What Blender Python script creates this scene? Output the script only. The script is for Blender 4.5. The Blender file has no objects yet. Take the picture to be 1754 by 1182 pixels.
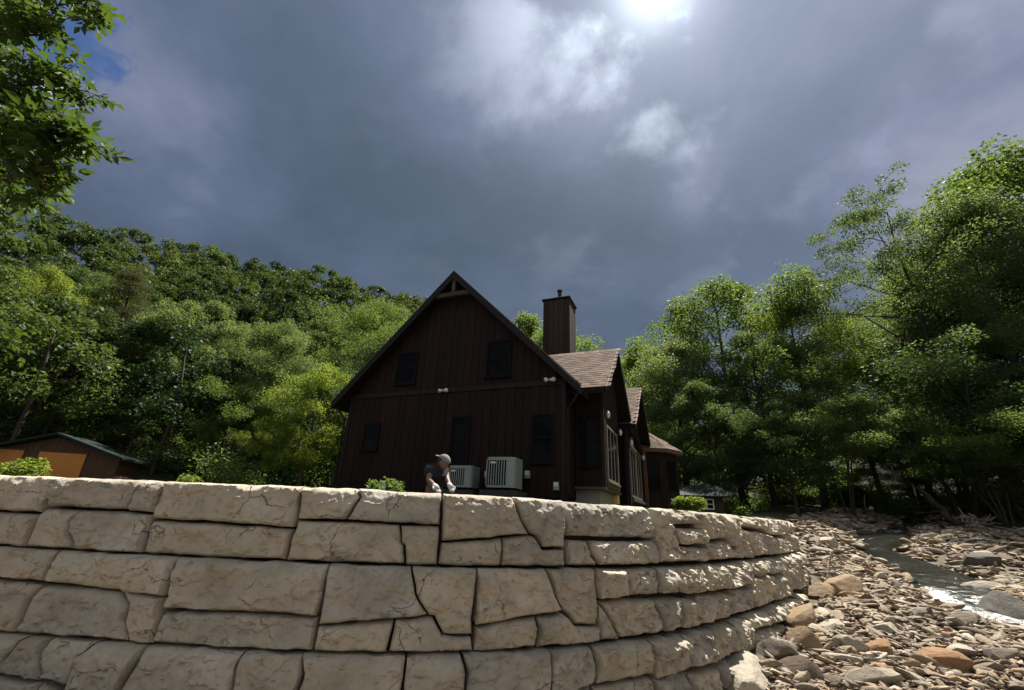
import bpy, bmesh, math, random
import numpy as np
from mathutils import Vector, Matrix
from mathutils.geometry import delaunay_2d_cdt
R = math.radians
scene = bpy.context.scene
COL = scene.collection

# ------------------------------------------------------------------ camera
CAM_Z, PITCH, ROLL, FPX, PW, PH = 1.6, R(21.4), R(2.5), 755.0, 1754.0, 1182.0
cam_d = bpy.data.cameras.new('camera')
cam_d.sensor_width = 36.0
cam_d.lens = 36.0 * FPX / PW
cam_d.clip_start, cam_d.clip_end = 0.05, 3000.0
cam = bpy.data.objects.new('camera', cam_d)
COL.objects.link(cam)
_F = Vector((0, math.cos(PITCH), math.sin(PITCH)))
_R0, _U0 = Vector((1, 0, 0)), Vector((0, -math.sin(PITCH), math.cos(PITCH)))
_Rv = _R0 * math.cos(ROLL) + _U0 * math.sin(ROLL)
_Uv = -_R0 * math.sin(ROLL) + _U0 * math.cos(ROLL)
cam.matrix_world = Matrix(((_Rv.x, _Uv.x, -_F.x, 0), (_Rv.y, _Uv.y, -_F.y, 0), (_Rv.z, _Uv.z, -_F.z, CAM_Z), (0, 0, 0, 1)))
scene.camera = cam
def ray(x, y):
    return _F + _Rv * ((x - PW / 2) / FPX) + _Uv * ((PH / 2 - y) / FPX)
def at(x, y, Y):
    d = ray(x, y); return Vector((0, 0, CAM_Z)) + d * (Y / d.y)

# ------------------------------------------------------------------ sun, sky, exposure
SUN_DIR = ray(1250, -135).normalized()
SUN_EL, SUN_AZ = math.asin(SUN_DIR.z), math.atan2(SUN_DIR.x, SUN_DIR.y)
sl = bpy.data.lights.new('sun', 'SUN'); sl.energy = 5.0; sl.angle = R(0.6); sl.color = (1.0, 0.94, 0.84)
so = bpy.data.objects.new('sun', sl); COL.objects.link(so)
so.rotation_euler = (-SUN_DIR).to_track_quat('-Z', 'Y').to_euler()
so.location = SUN_DIR * 60
vs = scene.view_settings
vs.view_transform = 'Standard'; vs.look = 'None'; vs.gamma = 1.0; vs.use_curve_mapping = False
vs.exposure = 1.3

class NT:
    """small helper to write node trees"""
    def __init__(s, tree): s.t = tree; s.n = tree.nodes; s.l = tree.links
    def new(s, kind, **kw):
        n = s.n.new(kind)
        for k, v in kw.items(): setattr(n, k, v)
        return n
    def set(s, sock, v):
        if hasattr(v, 'is_linked') or isinstance(v, bpy.types.NodeSocket): s.l.new(v, sock)
        else: sock.default_value = v
    def math(s, op, a, b=0.0, c=0.0, clamp=False):
        n = s.new('ShaderNodeMath', operation=op, use_clamp=clamp)
        s.set(n.inputs[0], a); s.set(n.inputs[1], b); s.set(n.inputs[2], c)
        return n.outputs[0]
    def vec(s, op, a, b=(0, 0, 0), scale=None):
        n = s.new('ShaderNodeVectorMath', operation=op)
        s.set(n.inputs[0], a); s.set(n.inputs[1], b)
        if scale is not None: s.set(n.inputs['Scale'], scale)
        return n.outputs['Value'] if op in ('DOT_PRODUCT', 'LENGTH', 'DISTANCE') else n.outputs['Vector']
    def noise(s, v, scale, detail=5.0, rough=0.55, dist=0.0, out='Fac'):
        n = s.new('ShaderNodeTexNoise')
        s.set(n.inputs['Vector'], v); n.inputs['Scale'].default_value = scale
        n.inputs['Detail'].default_value = detail; n.inputs['Roughness'].default_value = rough
        n.inputs['Distortion'].default_value = dist
        return n.outputs[out]
    def ramp(s, f, stops, interp='LINEAR'):
        n = s.new('ShaderNodeValToRGB'); s.set(n.inputs[0], f)
        cr = n.color_ramp; cr.interpolation = interp
        while len(cr.elements) < len(stops): cr.elements.new(0.5)
        for e, (p, c) in zip(cr.elements, stops):
            e.position = p; e.color = (*c, 1) if len(c) == 3 else c
        return n.outputs['Color']
    def mix(s, f, a, b, blend='MIX'):
        n = s.new('ShaderNodeMix', data_type='RGBA', blend_type=blend)
        s.set(n.inputs[0], f)
        for sock, v in ((n.inputs[6], a), (n.inputs[7], b)):
            s.set(sock, (*v, 1) if isinstance(v, tuple) and len(v) == 3 else v)
        return n.outputs[2]
    def smooth(s, v, lo, hi):
        n = s.new('ShaderNodeMapRange', interpolation_type='SMOOTHSTEP')
        s.set(n.inputs[0], v); n.inputs[1].default_value = lo; n.inputs[2].default_value = hi
        return n.outputs[0]

world = bpy.data.worlds.new('World'); scene.world = world; world.use_nodes = True
w = NT(world.node_tree); w.n.clear()
tc = w.new('ShaderNodeTexCoord')
dirn = w.vec('NORMALIZE', tc.outputs['Generated'])
sep = w.new('ShaderNodeSeparateXYZ'); w.l.new(dirn, sep.inputs[0])
sky = w.new('ShaderNodeTexSky', sky_type='NISHITA')
sky.sun_disc = False; sky.sun_elevation = SUN_EL; sky.sun_rotation = SUN_AZ; sky.air_density = 1.0; sky.dust_density = 0.6
up = w.math('ADD', w.math('MAXIMUM', sep.outputs['Z'], 0.0), 0.22)
comb = w.new('ShaderNodeCombineXYZ')
w.l.new(w.math('DIVIDE', sep.outputs['X'], up), comb.inputs[0]); w.l.new(w.math('DIVIDE', sep.outputs['Y'], up), comb.inputs[1])
pl = comb.outputs[0]
n_big = w.noise(pl, 0.75, 5.0, 0.5, 0.2)
n_mid = w.noise(w.vec('ADD', pl, (7.3, 2.1, 0.0)), 1.9, 8.0, 0.58, 0.25)
n_fine = w.noise(w.vec('ADD', pl, (1.3, 9.1, 0.0)), 4.2, 5.0, 0.5, 0.3)
sdot = w.math('MAXIMUM', w.vec('DOT_PRODUCT', dirn, tuple(SUN_DIR)), 0.0)
g_wide = w.math('POWER', sdot, 7.0)
g_mid = w.math('POWER', w.math('MAXIMUM', w.vec('DOT_PRODUCT', dirn, tuple(ray(1115, -30).normalized())), 0.0), 34.0)
g_core = w.math('POWER', w.math('MAXIMUM', w.vec('DOT_PRODUCT', dirn, tuple(ray(1122, -40).normalized())), 0.0), 430.0)
# ragged edges: bend the look-up direction a little before placing patches
wv = w.vec('SUBTRACT', w.noise(dirn, 5.0, 5.0, 0.6, 0.0, 'Color'), (0.5, 0.5, 0.5))
bent = w.vec('NORMALIZE', w.vec('ADD', dirn, w.vec('SCALE', wv, scale=0.20)))
def blob(px, py, k):
    """soft patch of the cloud deck round one direction"""
    return w.math('POWER', w.math('MAXIMUM', w.vec('DOT_PRODUCT', bent, tuple(ray(px, py).normalized())), 0.0), k)
thick = w.math('ADD', w.math('MULTIPLY', n_big, 0.70), w.math('MULTIPLY', n_mid, 0.55))
thick = w.math('ADD', thick, w.math('MULTIPLY', n_fine, 0.12))
for px, py, k, a in ((520, 330, 12, 0.22), (1000, 520, 30, 0.12), (1330, 430, 60, 0.08), (215, 100, 60, -0.30), (1740, 330, 40, -0.18), (960, 100, 50, -0.12), (1180, 330, 500, -0.14), (1230, 60, 300, -0.10)):
    thick = w.math('ADD', thick, w.math('MULTIPLY', blob(px, py, k), a))
deck = w.ramp(thick, [(0.42, (0.285, 0.290, 0.375)), (0.54, (0.162, 0.188, 0.280)), (0.67, (0.097, 0.130, 0.200)), (0.86, (0.065, 0.092, 0.138))])
# forward scattering round the sun, through ragged thin cloud
wisp = w.noise(w.vec('ADD', pl, (3.7, 5.2, 0.0)), 3.0, 8.0, 0.55, 0.25)
rag = w.smooth(wisp, 0.49, 0.67)
glow = w.math('ADD', w.math('MULTIPLY', g_wide, w.math('ADD', 0.095, w.math('MULTIPLY', rag, 0.12))),
              w.math('ADD', w.math('MULTIPLY', g_mid, w.math('ADD', 0.15, w.math('MULTIPLY', rag, 0.55))), w.math('MULTIPLY', g_core, w.math('ADD', 0.85, w.math('MULTIPLY', rag, 2.4)))))
glowc = w.new('ShaderNodeCombineXYZ')
for i, cch in enumerate((0.90, 0.99, 1.10)): w.l.new(w.math('MULTIPLY', glow, cch), glowc.inputs[i])
cloud = w.mix(1.0, deck, glowc.outputs[0], 'ADD')
# the far side of the sky, lit from the front: broken bright cumulus
away = w.smooth(w.math('ADD', sep.outputs['Y'], w.math('MULTIPLY', n_big, 0.5)), 0.30, -0.15)
cumulus = w.ramp(w.math('ADD', w.math('MULTIPLY', n_mid, 0.7), w.math('MULTIPLY', n_fine, 0.3)), [(0.30, (0.24, 0.245, 0.26)), (0.60, (0.56, 0.55, 0.53))])
cloud = w.mix(away, cloud, cumulus)
# gaps of blue: one up on the left, others in the broken half
n_rag = w.math('MULTIPLY', w.math('SUBTRACT', w.noise(dirn, 16.0, 8.0, 0.62, 0.3), 0.5), 1.5)
gap = w.smooth(w.math('ADD', w.math('MAXIMUM', blob(122, 62, 300), w.math('MULTIPLY', blob(142, 108, 800), 0.9)), n_rag), 0.52, 0.92)
gap2 = w.math('MULTIPLY', w.smooth(n_big, 0.50, 0.40), away)
gap = w.math('MAXIMUM', gap, gap2)
skyc = w.mix(1.0, sky.outputs[0], (0.050, 0.060, 0.080), 'MULTIPLY')
puff = w.smooth(w.math('ADD', blob(108, 150, 900), n_rag), 0.50, 1.0)
col = w.mix(gap, cloud, skyc)
col = w.mix(puff, col, w.mix(n_fine, (0.48, 0.49, 0.54), (0.72, 0.72, 0.74)))
bg = w.new('ShaderNodeBackground')
w.l.new(w.mix(1.0, col, (10.0, 10.0, 10.0), 'MULTIPLY'), bg.inputs[0]); bg.inputs[1].default_value = 0.051
wo = w.new('ShaderNodeOutputWorld'); w.l.new(bg.outputs[0], wo.inputs[0])

scene.render.engine = 'CYCLES'
cy = scene.cycles
cy.use_denoising = True
try: cy.denoiser = 'OPENIMAGEDENOISE'; cy.denoising_input_passes = 'RGB_ALBEDO_NORMAL'; cy.denoising_prefilter = 'ACCURATE'
except Exception: pass
cy.max_bounces = 9; cy.diffuse_bounces = 6; cy.glossy_bounces = 3; cy.transmission_bounces = 7; cy.transparent_max_bounces = 4
cy.sample_clamp_indirect = 6.0
cy.caustics_reflective = False; cy.caustics_refractive = False

# ------------------------------------------------------------------ helpers
def tag(o, label=None, cat=None, group=None, kind=None):
    if label: o['label'] = label
    if cat: o['category'] = cat
    if group: o['group'] = group
    if kind: o['kind'] = kind
    return o
def empty(name, loc=(0, 0, 0), rz=0.0, parent=None):
    o = bpy.data.objects.new(name, None); COL.objects.link(o)
    o.location = loc; o.rotation_euler = (0, 0, rz); o.empty_display_size = 0.2
    if parent: o.parent = parent
    return o
def link(name, me, mat=None, parent=None, loc=None):
    o = bpy.data.objects.new(name, me); COL.objects.link(o)
    if mat is not None and not me.materials: me.materials.append(mat)
    if parent: o.parent = parent
    if loc is not None: o.location = loc
    return o
def pymesh(name, V, Fc, smooth=False):
    me = bpy.data.meshes.new(name); me.from_pydata([tuple(v) for v in V], [], Fc); 
    if smooth: me.polygons.foreach_set('use_smooth', [True] * len(me.polygons))
    me.update(); return me
def fastmesh(name, V, F, smooth=False, attr=None):
    """V (n,3), F (m,k) with constant k"""
    V = np.asarray(V, np.float32); F = np.asarray(F, np.int32); m, k = F.shape
    me = bpy.data.meshes.new(name)
    me.vertices.add(len(V)); me.vertices.foreach_set('co', V.ravel())
    me.loops.add(m * k); me.loops.foreach_set('vertex_index', F.ravel())
    me.polygons.add(m); me.polygons.foreach_set('loop_start', np.arange(0, m * k, k, dtype=np.int32))
    me.polygons.foreach_set('loop_total', np.full(m, k, np.int32))
    if smooth: me.polygons.foreach_set('use_smooth', np.ones(m, bool))
    if attr is not None:
        for nm, (dom, arr) in attr.items():
            a = me.attributes.new(nm, 'FLOAT', dom); a.data.foreach_set('value', np.asarray(arr, np.float32))
    me.update(calc_edges=True); return me
class MB:
    """collects simple solids into one mesh"""
    def __init__(s): s.v = []; s.f = []
    def solid(s, pts, faces):
        o = len(s.v); s.v += [tuple(p) for p in pts]; s.f += [tuple(i + o for i in f) for f in faces]; return s
    def box(s, x0, x1, y0, y1, z0, z1):
        return s.solid([(x0, y0, z0), (x1, y0, z0), (x1, y1, z0), (x0, y1, z0), (x0, y0, z1), (x1, y0, z1), (x1, y1, z1), (x0, y1, z1)],
                       [(0, 3, 2, 1), (4, 5, 6, 7), (0, 1, 5, 4), (1, 2, 6, 5), (2, 3, 7, 6), (3, 0, 4, 7)])
    def prism(s, poly, d):
        """polygon (list of 3d points) extruded by vector d"""
        n = len(poly); d = Vector(d); P = [Vector(p) for p in poly]
        return s.solid([*P, *[p + d for p in P]], [tuple(range(n - 1, -1, -1)), tuple(range(n, 2 * n))] + [(i, (i + 1) % n, n + (i + 1) % n, n + i) for i in range(n)])
    def tube(s, pts, rad, sides=8, caps=True):
        V, F = tube_arrays(pts, rad, sides); o = len(s.v)
        s.v += [tuple(p) for p in V]; s.f += [tuple(int(i) + o for i in f) for f in F]
        if caps:
            s.f.append(tuple(o + i for i in range(sides - 1, -1, -1))); s.f.append(tuple(o + len(V) - sides + i for i in range(sides)))
        return s
    def build(s, name, mat, parent=None, bevel=0.0, smooth=False):
        me = pymesh(name, s.v, s.f, smooth)
        bm = bmesh.new(); bm.from_mesh(me); bmesh.ops.recalc_face_normals(bm, faces=bm.faces)
        if bevel: bmesh.ops.bevel(bm, geom=list(bm.edges), offset=bevel, segments=1, affect='EDGES')
        bm.to_mesh(me); bm.free()
        return link(name, me, mat, parent)
def tube_arrays(pts, rad, sides=6):
    P = np.asarray(pts, float); n = len(P); rad = np.broadcast_to(np.asarray(rad, float), (n,))
    T = np.gradient(P, axis=0); T /= np.linalg.norm(T, axis=1)[:, None] + 1e-9
    ref = np.array([0.31, 0.17, 0.93]) if abs(T[0, 2]) < 0.9 else np.array([1.0, 0.1, 0.0])
    A = np.cross(T, ref); A /= np.linalg.norm(A, axis=1)[:, None] + 1e-9; B = np.cross(T, A)
    an = np.arange(sides) * 2 * np.pi / sides
    V = (P[:, None] + rad[:, None, None] * (np.cos(an)[None, :, None] * A[:, None] + np.sin(an)[None, :, None] * B[:, None])).reshape(-1, 3)
    F = [(i * sides + j, i * sides + (j + 1) % sides, (i + 1) * sides + (j + 1) % sides, (i + 1) * sides + j) for i in range(n - 1) for j in range(sides)]
    return V, np.array(F)
def copy_tree(o, parent=None):
    c = o.copy(); COL.objects.link(c); c.parent = parent
    for ch in list(o.children): copy_tree(ch, c)
    return c
# value noise
def _h(ix, iy, iz, seed):
    n = (ix * 374761393 + iy * 668265263 + iz * 2147483647 + seed * 1274126177) & 0xFFFFFFFF
    n = ((n ^ (n >> 13)) * 1274126177) & 0xFFFFFFFF
    n = ((n ^ (n >> 16)) * 2246822519) & 0xFFFFFFFF
    return ((n ^ (n >> 15)) & 0xFFFF) / 65535.0
def vnoise(P, seed=0):
    P = np.asarray(P, float); I = np.floor(P).astype(np.int64); f = P - I; f = f * f * (3 - 2 * f)
    r = 0
    for dx in (0, 1):
        for dy in (0, 1):
            for dz in (0, 1):
                wgt = (f[:, 0] if dx else 1 - f[:, 0]) * (f[:, 1] if dy else 1 - f[:, 1]) * (f[:, 2] if dz else 1 - f[:, 2])
                r = r + wgt * _h(I[:, 0] + dx, I[:, 1] + dy, I[:, 2] + dz, seed)
    return r
def fbm(P, seed=0, octv=4, gain=0.5):
    P = np.asarray(P, float); r = 0; a = 1; t = 0
    for o in range(octv):
        r = r + a * vnoise(P * 2 ** o + 17.3 * o, seed + o); t += a; a *= gain
    return r / t
def sstep(x, a, b):
    t = np.clip((x - a) / (b - a), 0, 1); return t * t * (3 - 2 * t)

# ------------------------------------------------------------------ materials
def material(name):
    m = bpy.data.materials.new(name); m.use_nodes = True
    t = NT(m.node_tree); b = t.n['Principled BSDF']; return m, t, b
def objco(t): return t.new('ShaderNodeTexCoord').outputs['Object']
def orand(t): return t.new('ShaderNodeObjectInfo').outputs['Random']
def bump(t, b, h, strength, dist=0.02):
    n = t.new('ShaderNodeBump'); n.inputs['Strength'].default_value = strength; n.inputs['Distance'].default_value = dist
    t.set(n.inputs['Height'], h); t.l.new(n.outputs[0], b.inputs['Normal'])
def simple(name, c, rough=0.7, spec=0.3, var=0.15, scale=6.0, metal=0.0, stretch=(1, 1, 1), bmp=0.0):
    m, t, b = material(name)
    co = t.vec('MULTIPLY', objco(t), stretch)
    n = t.noise(co, scale, 6.0, 0.6)
    r = t.math('ADD', t.math('MULTIPLY', n, 0.75), t.math('MULTIPLY', orand(t), 0.25))
    lo = tuple(x * (1 - var) for x in c); hi = tuple(min(1, x * (1 + var)) for x in c)
    t.l.new(t.ramp(r, [(0.3, lo), (0.72, hi)]), b.inputs['Base Color'])
    b.inputs['Roughness'].default_value = rough; b.inputs['Specular IOR Level'].default_value = spec; b.inputs['Metallic'].default_value = metal
    if bmp: bump(t, b, n, bmp)
    return m
M = {}
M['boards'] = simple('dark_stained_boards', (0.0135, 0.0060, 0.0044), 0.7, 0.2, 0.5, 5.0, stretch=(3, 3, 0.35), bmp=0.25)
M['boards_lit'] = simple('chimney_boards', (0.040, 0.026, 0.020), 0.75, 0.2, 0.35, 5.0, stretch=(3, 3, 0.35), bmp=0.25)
M['trim'] = simple('dark_trim', (0.010, 0.0065, 0.006), 0.6, 0.25, 0.3, 4.0)
M['beam'] = simple('weathered_beam', (0.06, 0.05, 0.046), 0.8, 0.2, 0.3, 5.0)
M['fascia'] = simple('drip_edge', (0.075, 0.06, 0.052), 0.6, 0.3, 0.2, 4.0)
M['soffit'] = simple('soffit', (0.010, 0.007, 0.006), 0.8, 0.15, 0.2, 4.0)
M['post'] = simple('cedar_post', (0.13, 0.06, 0.032), 0.7, 0.25, 0.3, 6.0, stretch=(3, 3, .4))
M['foundation'] = simple('foundation_block', (0.24, 0.225, 0.195), 0.85, 0.2, 0.2, 3.0, bmp=0.2)
M['yellow'] = simple('yellow_board', (0.62, 0.46, 0.16), 0.7, 0.2, 0.12, 5.0)
M['white'] = simple('white_paint', (0.70, 0.70, 0.68), 0.45, 0.4, 0.06, 5.0)
M['frame'] = simple('window_frame', (0.010, 0.007, 0.0065), 0.7, 0.1, 0.2, 4.0)
M['pale_frame'] = simple('grey_door_frame', (0.20, 0.17, 0.15), 0.5, 0.35, 0.15, 4.0)
M['ac'] = simple('grey_green_steel', (0.26, 0.295, 0.28), 0.5, 0.35, 0.1, 3.0)
M['pad'] = simple('dark_pad', (0.05, 0.047, 0.04), 0.9, 0.1, 0.2, 6.0)
M['ac_dark'] = simple('coil_black', (0.012, 0.013, 0.013), 0.8, 0.15, 0.2, 20.0)
M['badge'] = simple('badge', (0.60, 0.60, 0.58), 0.4, 0.4, 0.05, 5.0)
M['metal'] = simple('black_metal', (0.02, 0.02, 0.02), 0.4, 0.5, 0.1, 5.0, metal=0.6)
M['shed_brown'] = simple('shed_siding', (0.075, 0.042, 0.03), 0.75, 0.2, 0.2, 3.0, stretch=(4, 4, .4))
M['orange'] = simple('orange_door', (0.46, 0.19, 0.05), 0.65, 0.25, 0.1, 2.0)
M['green_metal'] = simple('green_roof', (0.014, 0.024, 0.021), 0.7, 0.1, 0.12, 2.0)
M['far_brown'] = simple('far_shed_siding', (0.05, 0.035, 0.028), 0.75, 0.2, 0.2, 3.0)
m, t, b = material('glass'); M['glass'] = m
b.inputs['Base Color'].default_value = (0.006, 0.007, 0.009, 1); b.inputs['Roughness'].default_value = 0.06; b.inputs['Specular IOR Level'].default_value = 0.04
bump(t, b, t.noise(objco(t), 1.1, 2.0, 0.4), 0.10, 0.03)
m, t, b = material('shingles'); M['shingle'] = m
r = t.math('ADD', t.math('MULTIPLY', orand(t), 0.7), t.math('MULTIPLY', t.noise(objco(t), 30.0, 3.0), 0.3))
t.l.new(t.ramp(r, [(0.1, (0.058, 0.037, 0.028)), (0.45, (0.10, 0.064, 0.048)), (0.85, (0.16, 0.108, 0.080))]), b.inputs['Base Color'])
b.inputs['Roughness'].default_value = 0.9; b.inputs['Specular IOR Level'].default_value = 0.2
bump(t, b, t.noise(objco(t), 90.0, 2.0), 0.3, 0.01)
# cast stone of the wall
m, t, b = material('cast_stone'); M['stone'] = m
co = t.new('ShaderNodeNewGeometry').outputs['Position']
n1 = t.noise(t.vec('MULTIPLY', co, (1, 1, 1.6)), 1.5, 7.0, 0.6, 0.4)
n2 = t.noise(t.vec('ADD', co, (5, 3, 1)), 5.0, 7.0, 0.62, 0.6)
n3 = t.noise(co, 42.0, 4.0, 0.6)
rr = t.math('ADD', t.math('MULTIPLY', n1, 0.62), t.math('ADD', t.math('MULTIPLY', t.math('FRACT', t.math('MULTIPLY', orand(t), 7.3)), 0.16), t.math('MULTIPLY', n2, 0.22)))
c = t.ramp(rr, [(0.28, (0.235, 0.213, 0.172)), (0.44, (0.355, 0.318, 0.252)), (0.57, (0.43, 0.382, 0.300)), (0.72, (0.51, 0.475, 0.405))])
c = t.mix(t.math('MULTIPLY', t.smooth(orand(t), 0.45, 0.95), 0.55), c, t.ramp(n1, [(0.3, (0.215, 0.205, 0.185)), (0.7, (0.43, 0.415, 0.375))]))
rust = t.math('MULTIPLY', t.smooth(n2, 0.52, 0.70), 0.50)
c = t.mix(rust, c, (0.255, 0.165, 0.085))
dark = t.math('MULTIPLY', t.smooth(t.noise(t.vec('MULTIPLY', co, (1.4, 1.4, 2.6)), 2.2, 6.0, 0.68, 1.0), 0.54, 0.72), 0.62)
c = t.mix(dark, c, (0.115, 0.105, 0.09))
c = t.mix(t.math('MULTIPLY', t.smooth(n3, 0.62, 0.75), 0.35), c, (0.14, 0.12, 0.10))
crk = t.new('ShaderNodeTexVoronoi', feature='DISTANCE_TO_EDGE'); crk.inputs['Scale'].default_value = 1.15
t.l.new(t.vec('ADD', t.vec('MULTIPLY', co, (1, 1, 1.5)), t.vec('SCALE', t.noise(co, 2.2, 5.0, 0.6, 0.0, 'Color'), scale=0.55)), crk.inputs['Vector'])
crack = t.math('SUBTRACT', 1.0, t.smooth(crk.outputs['Distance'], 0.0, 0.016))
crack = t.math('MULTIPLY', crack, t.smooth(n1, 0.46, 0.60))
c = t.mix(t.math('MULTIPLY', crack, 0.8), c, (0.07, 0.06, 0.05))
t.l.new(c, b.inputs['Base Color'])
b.inputs['Roughness'].default_value = 0.92; b.inputs['Specular IOR Level'].default_value = 0.15
hgt = t.math('SUBTRACT', t.math('ADD', t.math('MULTIPLY', n2, 0.6), t.math('MULTIPLY', n3, 0.32)), t.math('MULTIPLY', crack, 0.35))
bump(t, b, hgt, 0.6, 0.035)
M['core'] = simple('wall_core', (0.10, 0.088, 0.075), 0.95, 0.1, 0.3, 4.0, bmp=0.3)
# river stones: tint from object random or from an attribute
ROCK = [(0.0, (0.075, 0.056, 0.042)), (0.18, (0.15, 0.115, 0.080)), (0.38, (0.245, 0.190, 0.130)), (0.58, (0.175, 0.150, 0.122)), (0.76, (0.32, 0.265, 0.190)), (0.90, (0.38, 0.335, 0.265)), (1.0, (0.30, 0.165, 0.078))]
def rockmat(name, attr, fixed=None):
    m, t, b = material(name)
    if attr: a = t.new('ShaderNodeAttribute', attribute_name='tint').outputs['Fac']
    else: a = orand(t)
    co = objco(t)
    n = t.noise(co, 3.2, 7.0, 0.65, 0.5); nf = t.noise(co, 26.0, 4.0, 0.6)
    c = t.ramp(a, ROCK) if fixed is None else t.ramp(n, [(0.3, tuple(x * .6 for x in fixed)), (0.7, tuple(x * 1.15 for x in fixed))])
    c = t.mix(t.math('MULTIPLY', t.smooth(n, 0.48, 0.72), 0.5), c, (0.17, 0.12, 0.08))
    c = t.mix(t.math('MULTIPLY', t.smooth(nf, 0.55, 0.75), 0.4), c, (0.34, 0.30, 0.25))
    t.l.new(c, b.inputs['Base Color']); b.inputs['Roughness'].default_value = 0.85; b.inputs['Specular IOR Level'].default_value = 0.25
    bump(t, b, t.math('ADD', n, t.math('MULTIPLY', nf, 0.45)), 0.85, 0.05)
    return m
M['rock'] = rockmat('river_rock', False); M['pebble'] = rockmat('river_cobble', True)
M['rock_orange'] = rockmat('iron_stained_rock', False, (0.29, 0.165, 0.082))
M['rock_dark'] = rockmat('wet_dark_rock', False, (0.085, 0.078, 0.07))
M['rock_pale'] = rockmat('pale_rock', False, (0.40, 0.36, 0.29))
M['rock_brown'] = rockmat('brown_rock', False, (0.27, 0.19, 0.112))
# foliage
def leafmat(name, lo, hi, trans=0.5, attr=False, sat=1.0):
    m = bpy.data.materials.new(name); m.use_nodes = True; t = NT(m.node_tree); t.n.clear()
    pos = t.new('ShaderNodeNewGeometry').outputs['Position']
    n = t.noise(pos, 0.55, 3.0, 0.6); nf = t.noise(pos, 7.0, 2.0, 0.5)
    v = t.math('ADD', t.math('MULTIPLY', n, 0.55), t.math('MULTIPLY', nf, 0.45))
    if attr: v = t.math('ADD', t.math('MULTIPLY', v, 0.55), t.math('MULTIPLY', t.new('ShaderNodeAttribute', attribute_name='tint').outputs['Fac'], 0.45))
    else: v = t.math('ADD', t.math('MULTIPLY', v, 0.8), t.math('MULTIPLY', orand(t), 0.2))
    c = t.ramp(v, [(0.28, lo), (0.72, hi)])
    d = t.new('ShaderNodeBsdfPrincipled'); t.l.new(c, d.inputs['Base Color'])
    d.inputs['Roughness'].default_value = 0.58; d.inputs['Specular IOR Level'].default_value = 0.25
    tr = t.new('ShaderNodeBsdfTranslucent')
    t.l.new(t.mix(1.0, c, (1.4, 1.4, 0.65), 'MULTIPLY'), tr.inputs[0])
    ms = t.new('ShaderNodeMixShader'); ms.inputs[0].default_value = trans
    t.l.new(d.outputs[0], ms.inputs[1]); t.l.new(tr.outputs[0], ms.inputs[2])
    o = t.new('ShaderNodeOutputMaterial'); t.l.new(ms.outputs[0], o.inputs[0]); return m
M['leaf_mid'] = leafmat('leaves_mid_green', (0.060, 0.104, 0.034), (0.130, 0.182, 0.060), 0.55)
M['leaf_dark'] = leafmat('leaves_dark_green', (0.046, 0.080, 0.034), (0.095, 0.138, 0.056), 0.55)
M['leaf_bright'] = leafmat('leaves_bright_green', (0.105, 0.152, 0.032), (0.180, 0.222, 0.054), 0.58)
M['leaf_pale'] = leafmat('leaves_pale_green', (0.085, 0.125, 0.055), (0.150, 0.195, 0.092), 0.58)
M['leaf_brown'] = leafmat('needles_olive', (0.045, 0.052, 0.022), (0.080, 0.085, 0.038), 0.4)
M['leaf_near'] = leafmat('near_leaves', (0.040, 0.075, 0.020), (0.095, 0.140, 0.030), 0.42)
M['leaf_hill'] = leafmat('hillside_leaves', (0.020, 0.042, 0.016), (0.088, 0.124, 0.038), 0.38, True)
M['bark'] = simple('bark', (0.062, 0.050, 0.040), 0.9, 0.1, 0.4, 8.0, stretch=(1, 1, .3), bmp=0.5)
M['deadwood'] = simple('bleached_wood', (0.30, 0.26, 0.21), 0.85, 0.15, 0.3, 8.0, bmp=0.4)
M['log'] = simple('dark_log', (0.055, 0.045, 0.036), 0.9, 0.1, 0.4, 7.0, bmp=0.4)
M['skin'] = simple('skin', (0.17, 0.10, 0.072), 0.55, 0.3, 0.06, 8.0)
M['shirt'] = simple('charcoal_tshirt', (0.022, 0.022, 0.025), 0.9, 0.1, 0.2, 10.0)
M['trousers'] = simple('dark_trousers', (0.035, 0.035, 0.04), 0.9, 0.1, 0.2, 10.0)
M['glove'] = simple('pale_glove', (0.50, 0.49, 0.46), 0.85, 0.15, 0.1, 10.0)
M['cap'] = simple('grey_cap', (0.20, 0.195, 0.19), 0.85, 0.15, 0.1, 10.0)
M['hair'] = simple('dark_hair', (0.03, 0.022, 0.018), 0.7, 0.2, 0.2, 20.0)
# ground: litter / gravel / grass by zone attributes
m, t, b = material('ground'); M['ground'] = m
co = t.new('ShaderNodeNewGeometry').outputs['Position']
n = t.noise(co, 1.3, 8.0, 0.65); nf = t.noise(co, 16.0, 5.0, 0.65)
zg = t.new('ShaderNodeAttribute', attribute_name='gravel').outputs['Fac']; zy = t.new('ShaderNodeAttribute', attribute_name='lawn').outputs['Fac']
litter = t.ramp(t.math('ADD', t.math('MULTIPLY', n, .5), t.math('MULTIPLY', nf, .5)), [(0.35, (0.018, 0.015, 0.010)), (0.55, (0.032, 0.030, 0.018)), (0.7, (0.045, 0.052, 0.022))])
gravel = t.ramp(nf, [(0.3, (0.05, 0.04, 0.03)), (0.5, (0.11, 0.09, 0.066)), (0.68, (0.19, 0.16, 0.12))])
lawn = t.ramp(t.math('ADD', t.math('MULTIPLY', n, .5), t.math('MULTIPLY', nf, .5)), [(0.35, (0.075, 0.060, 0.034)), (0.6, (0.085, 0.115, 0.034)), (0.75, (0.13, 0.155, 0.05))])
c = t.mix(zy, litter, lawn); c = t.mix(zg, c, gravel)
t.l.new(c, b.inputs['Base Color']); b.inputs['Roughness'].default_value = 0.95; b.inputs['Specular IOR Level'].default_value = 0.15
bump(t, b, t.math('ADD', n, nf), 0.8, 0.06)
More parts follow.
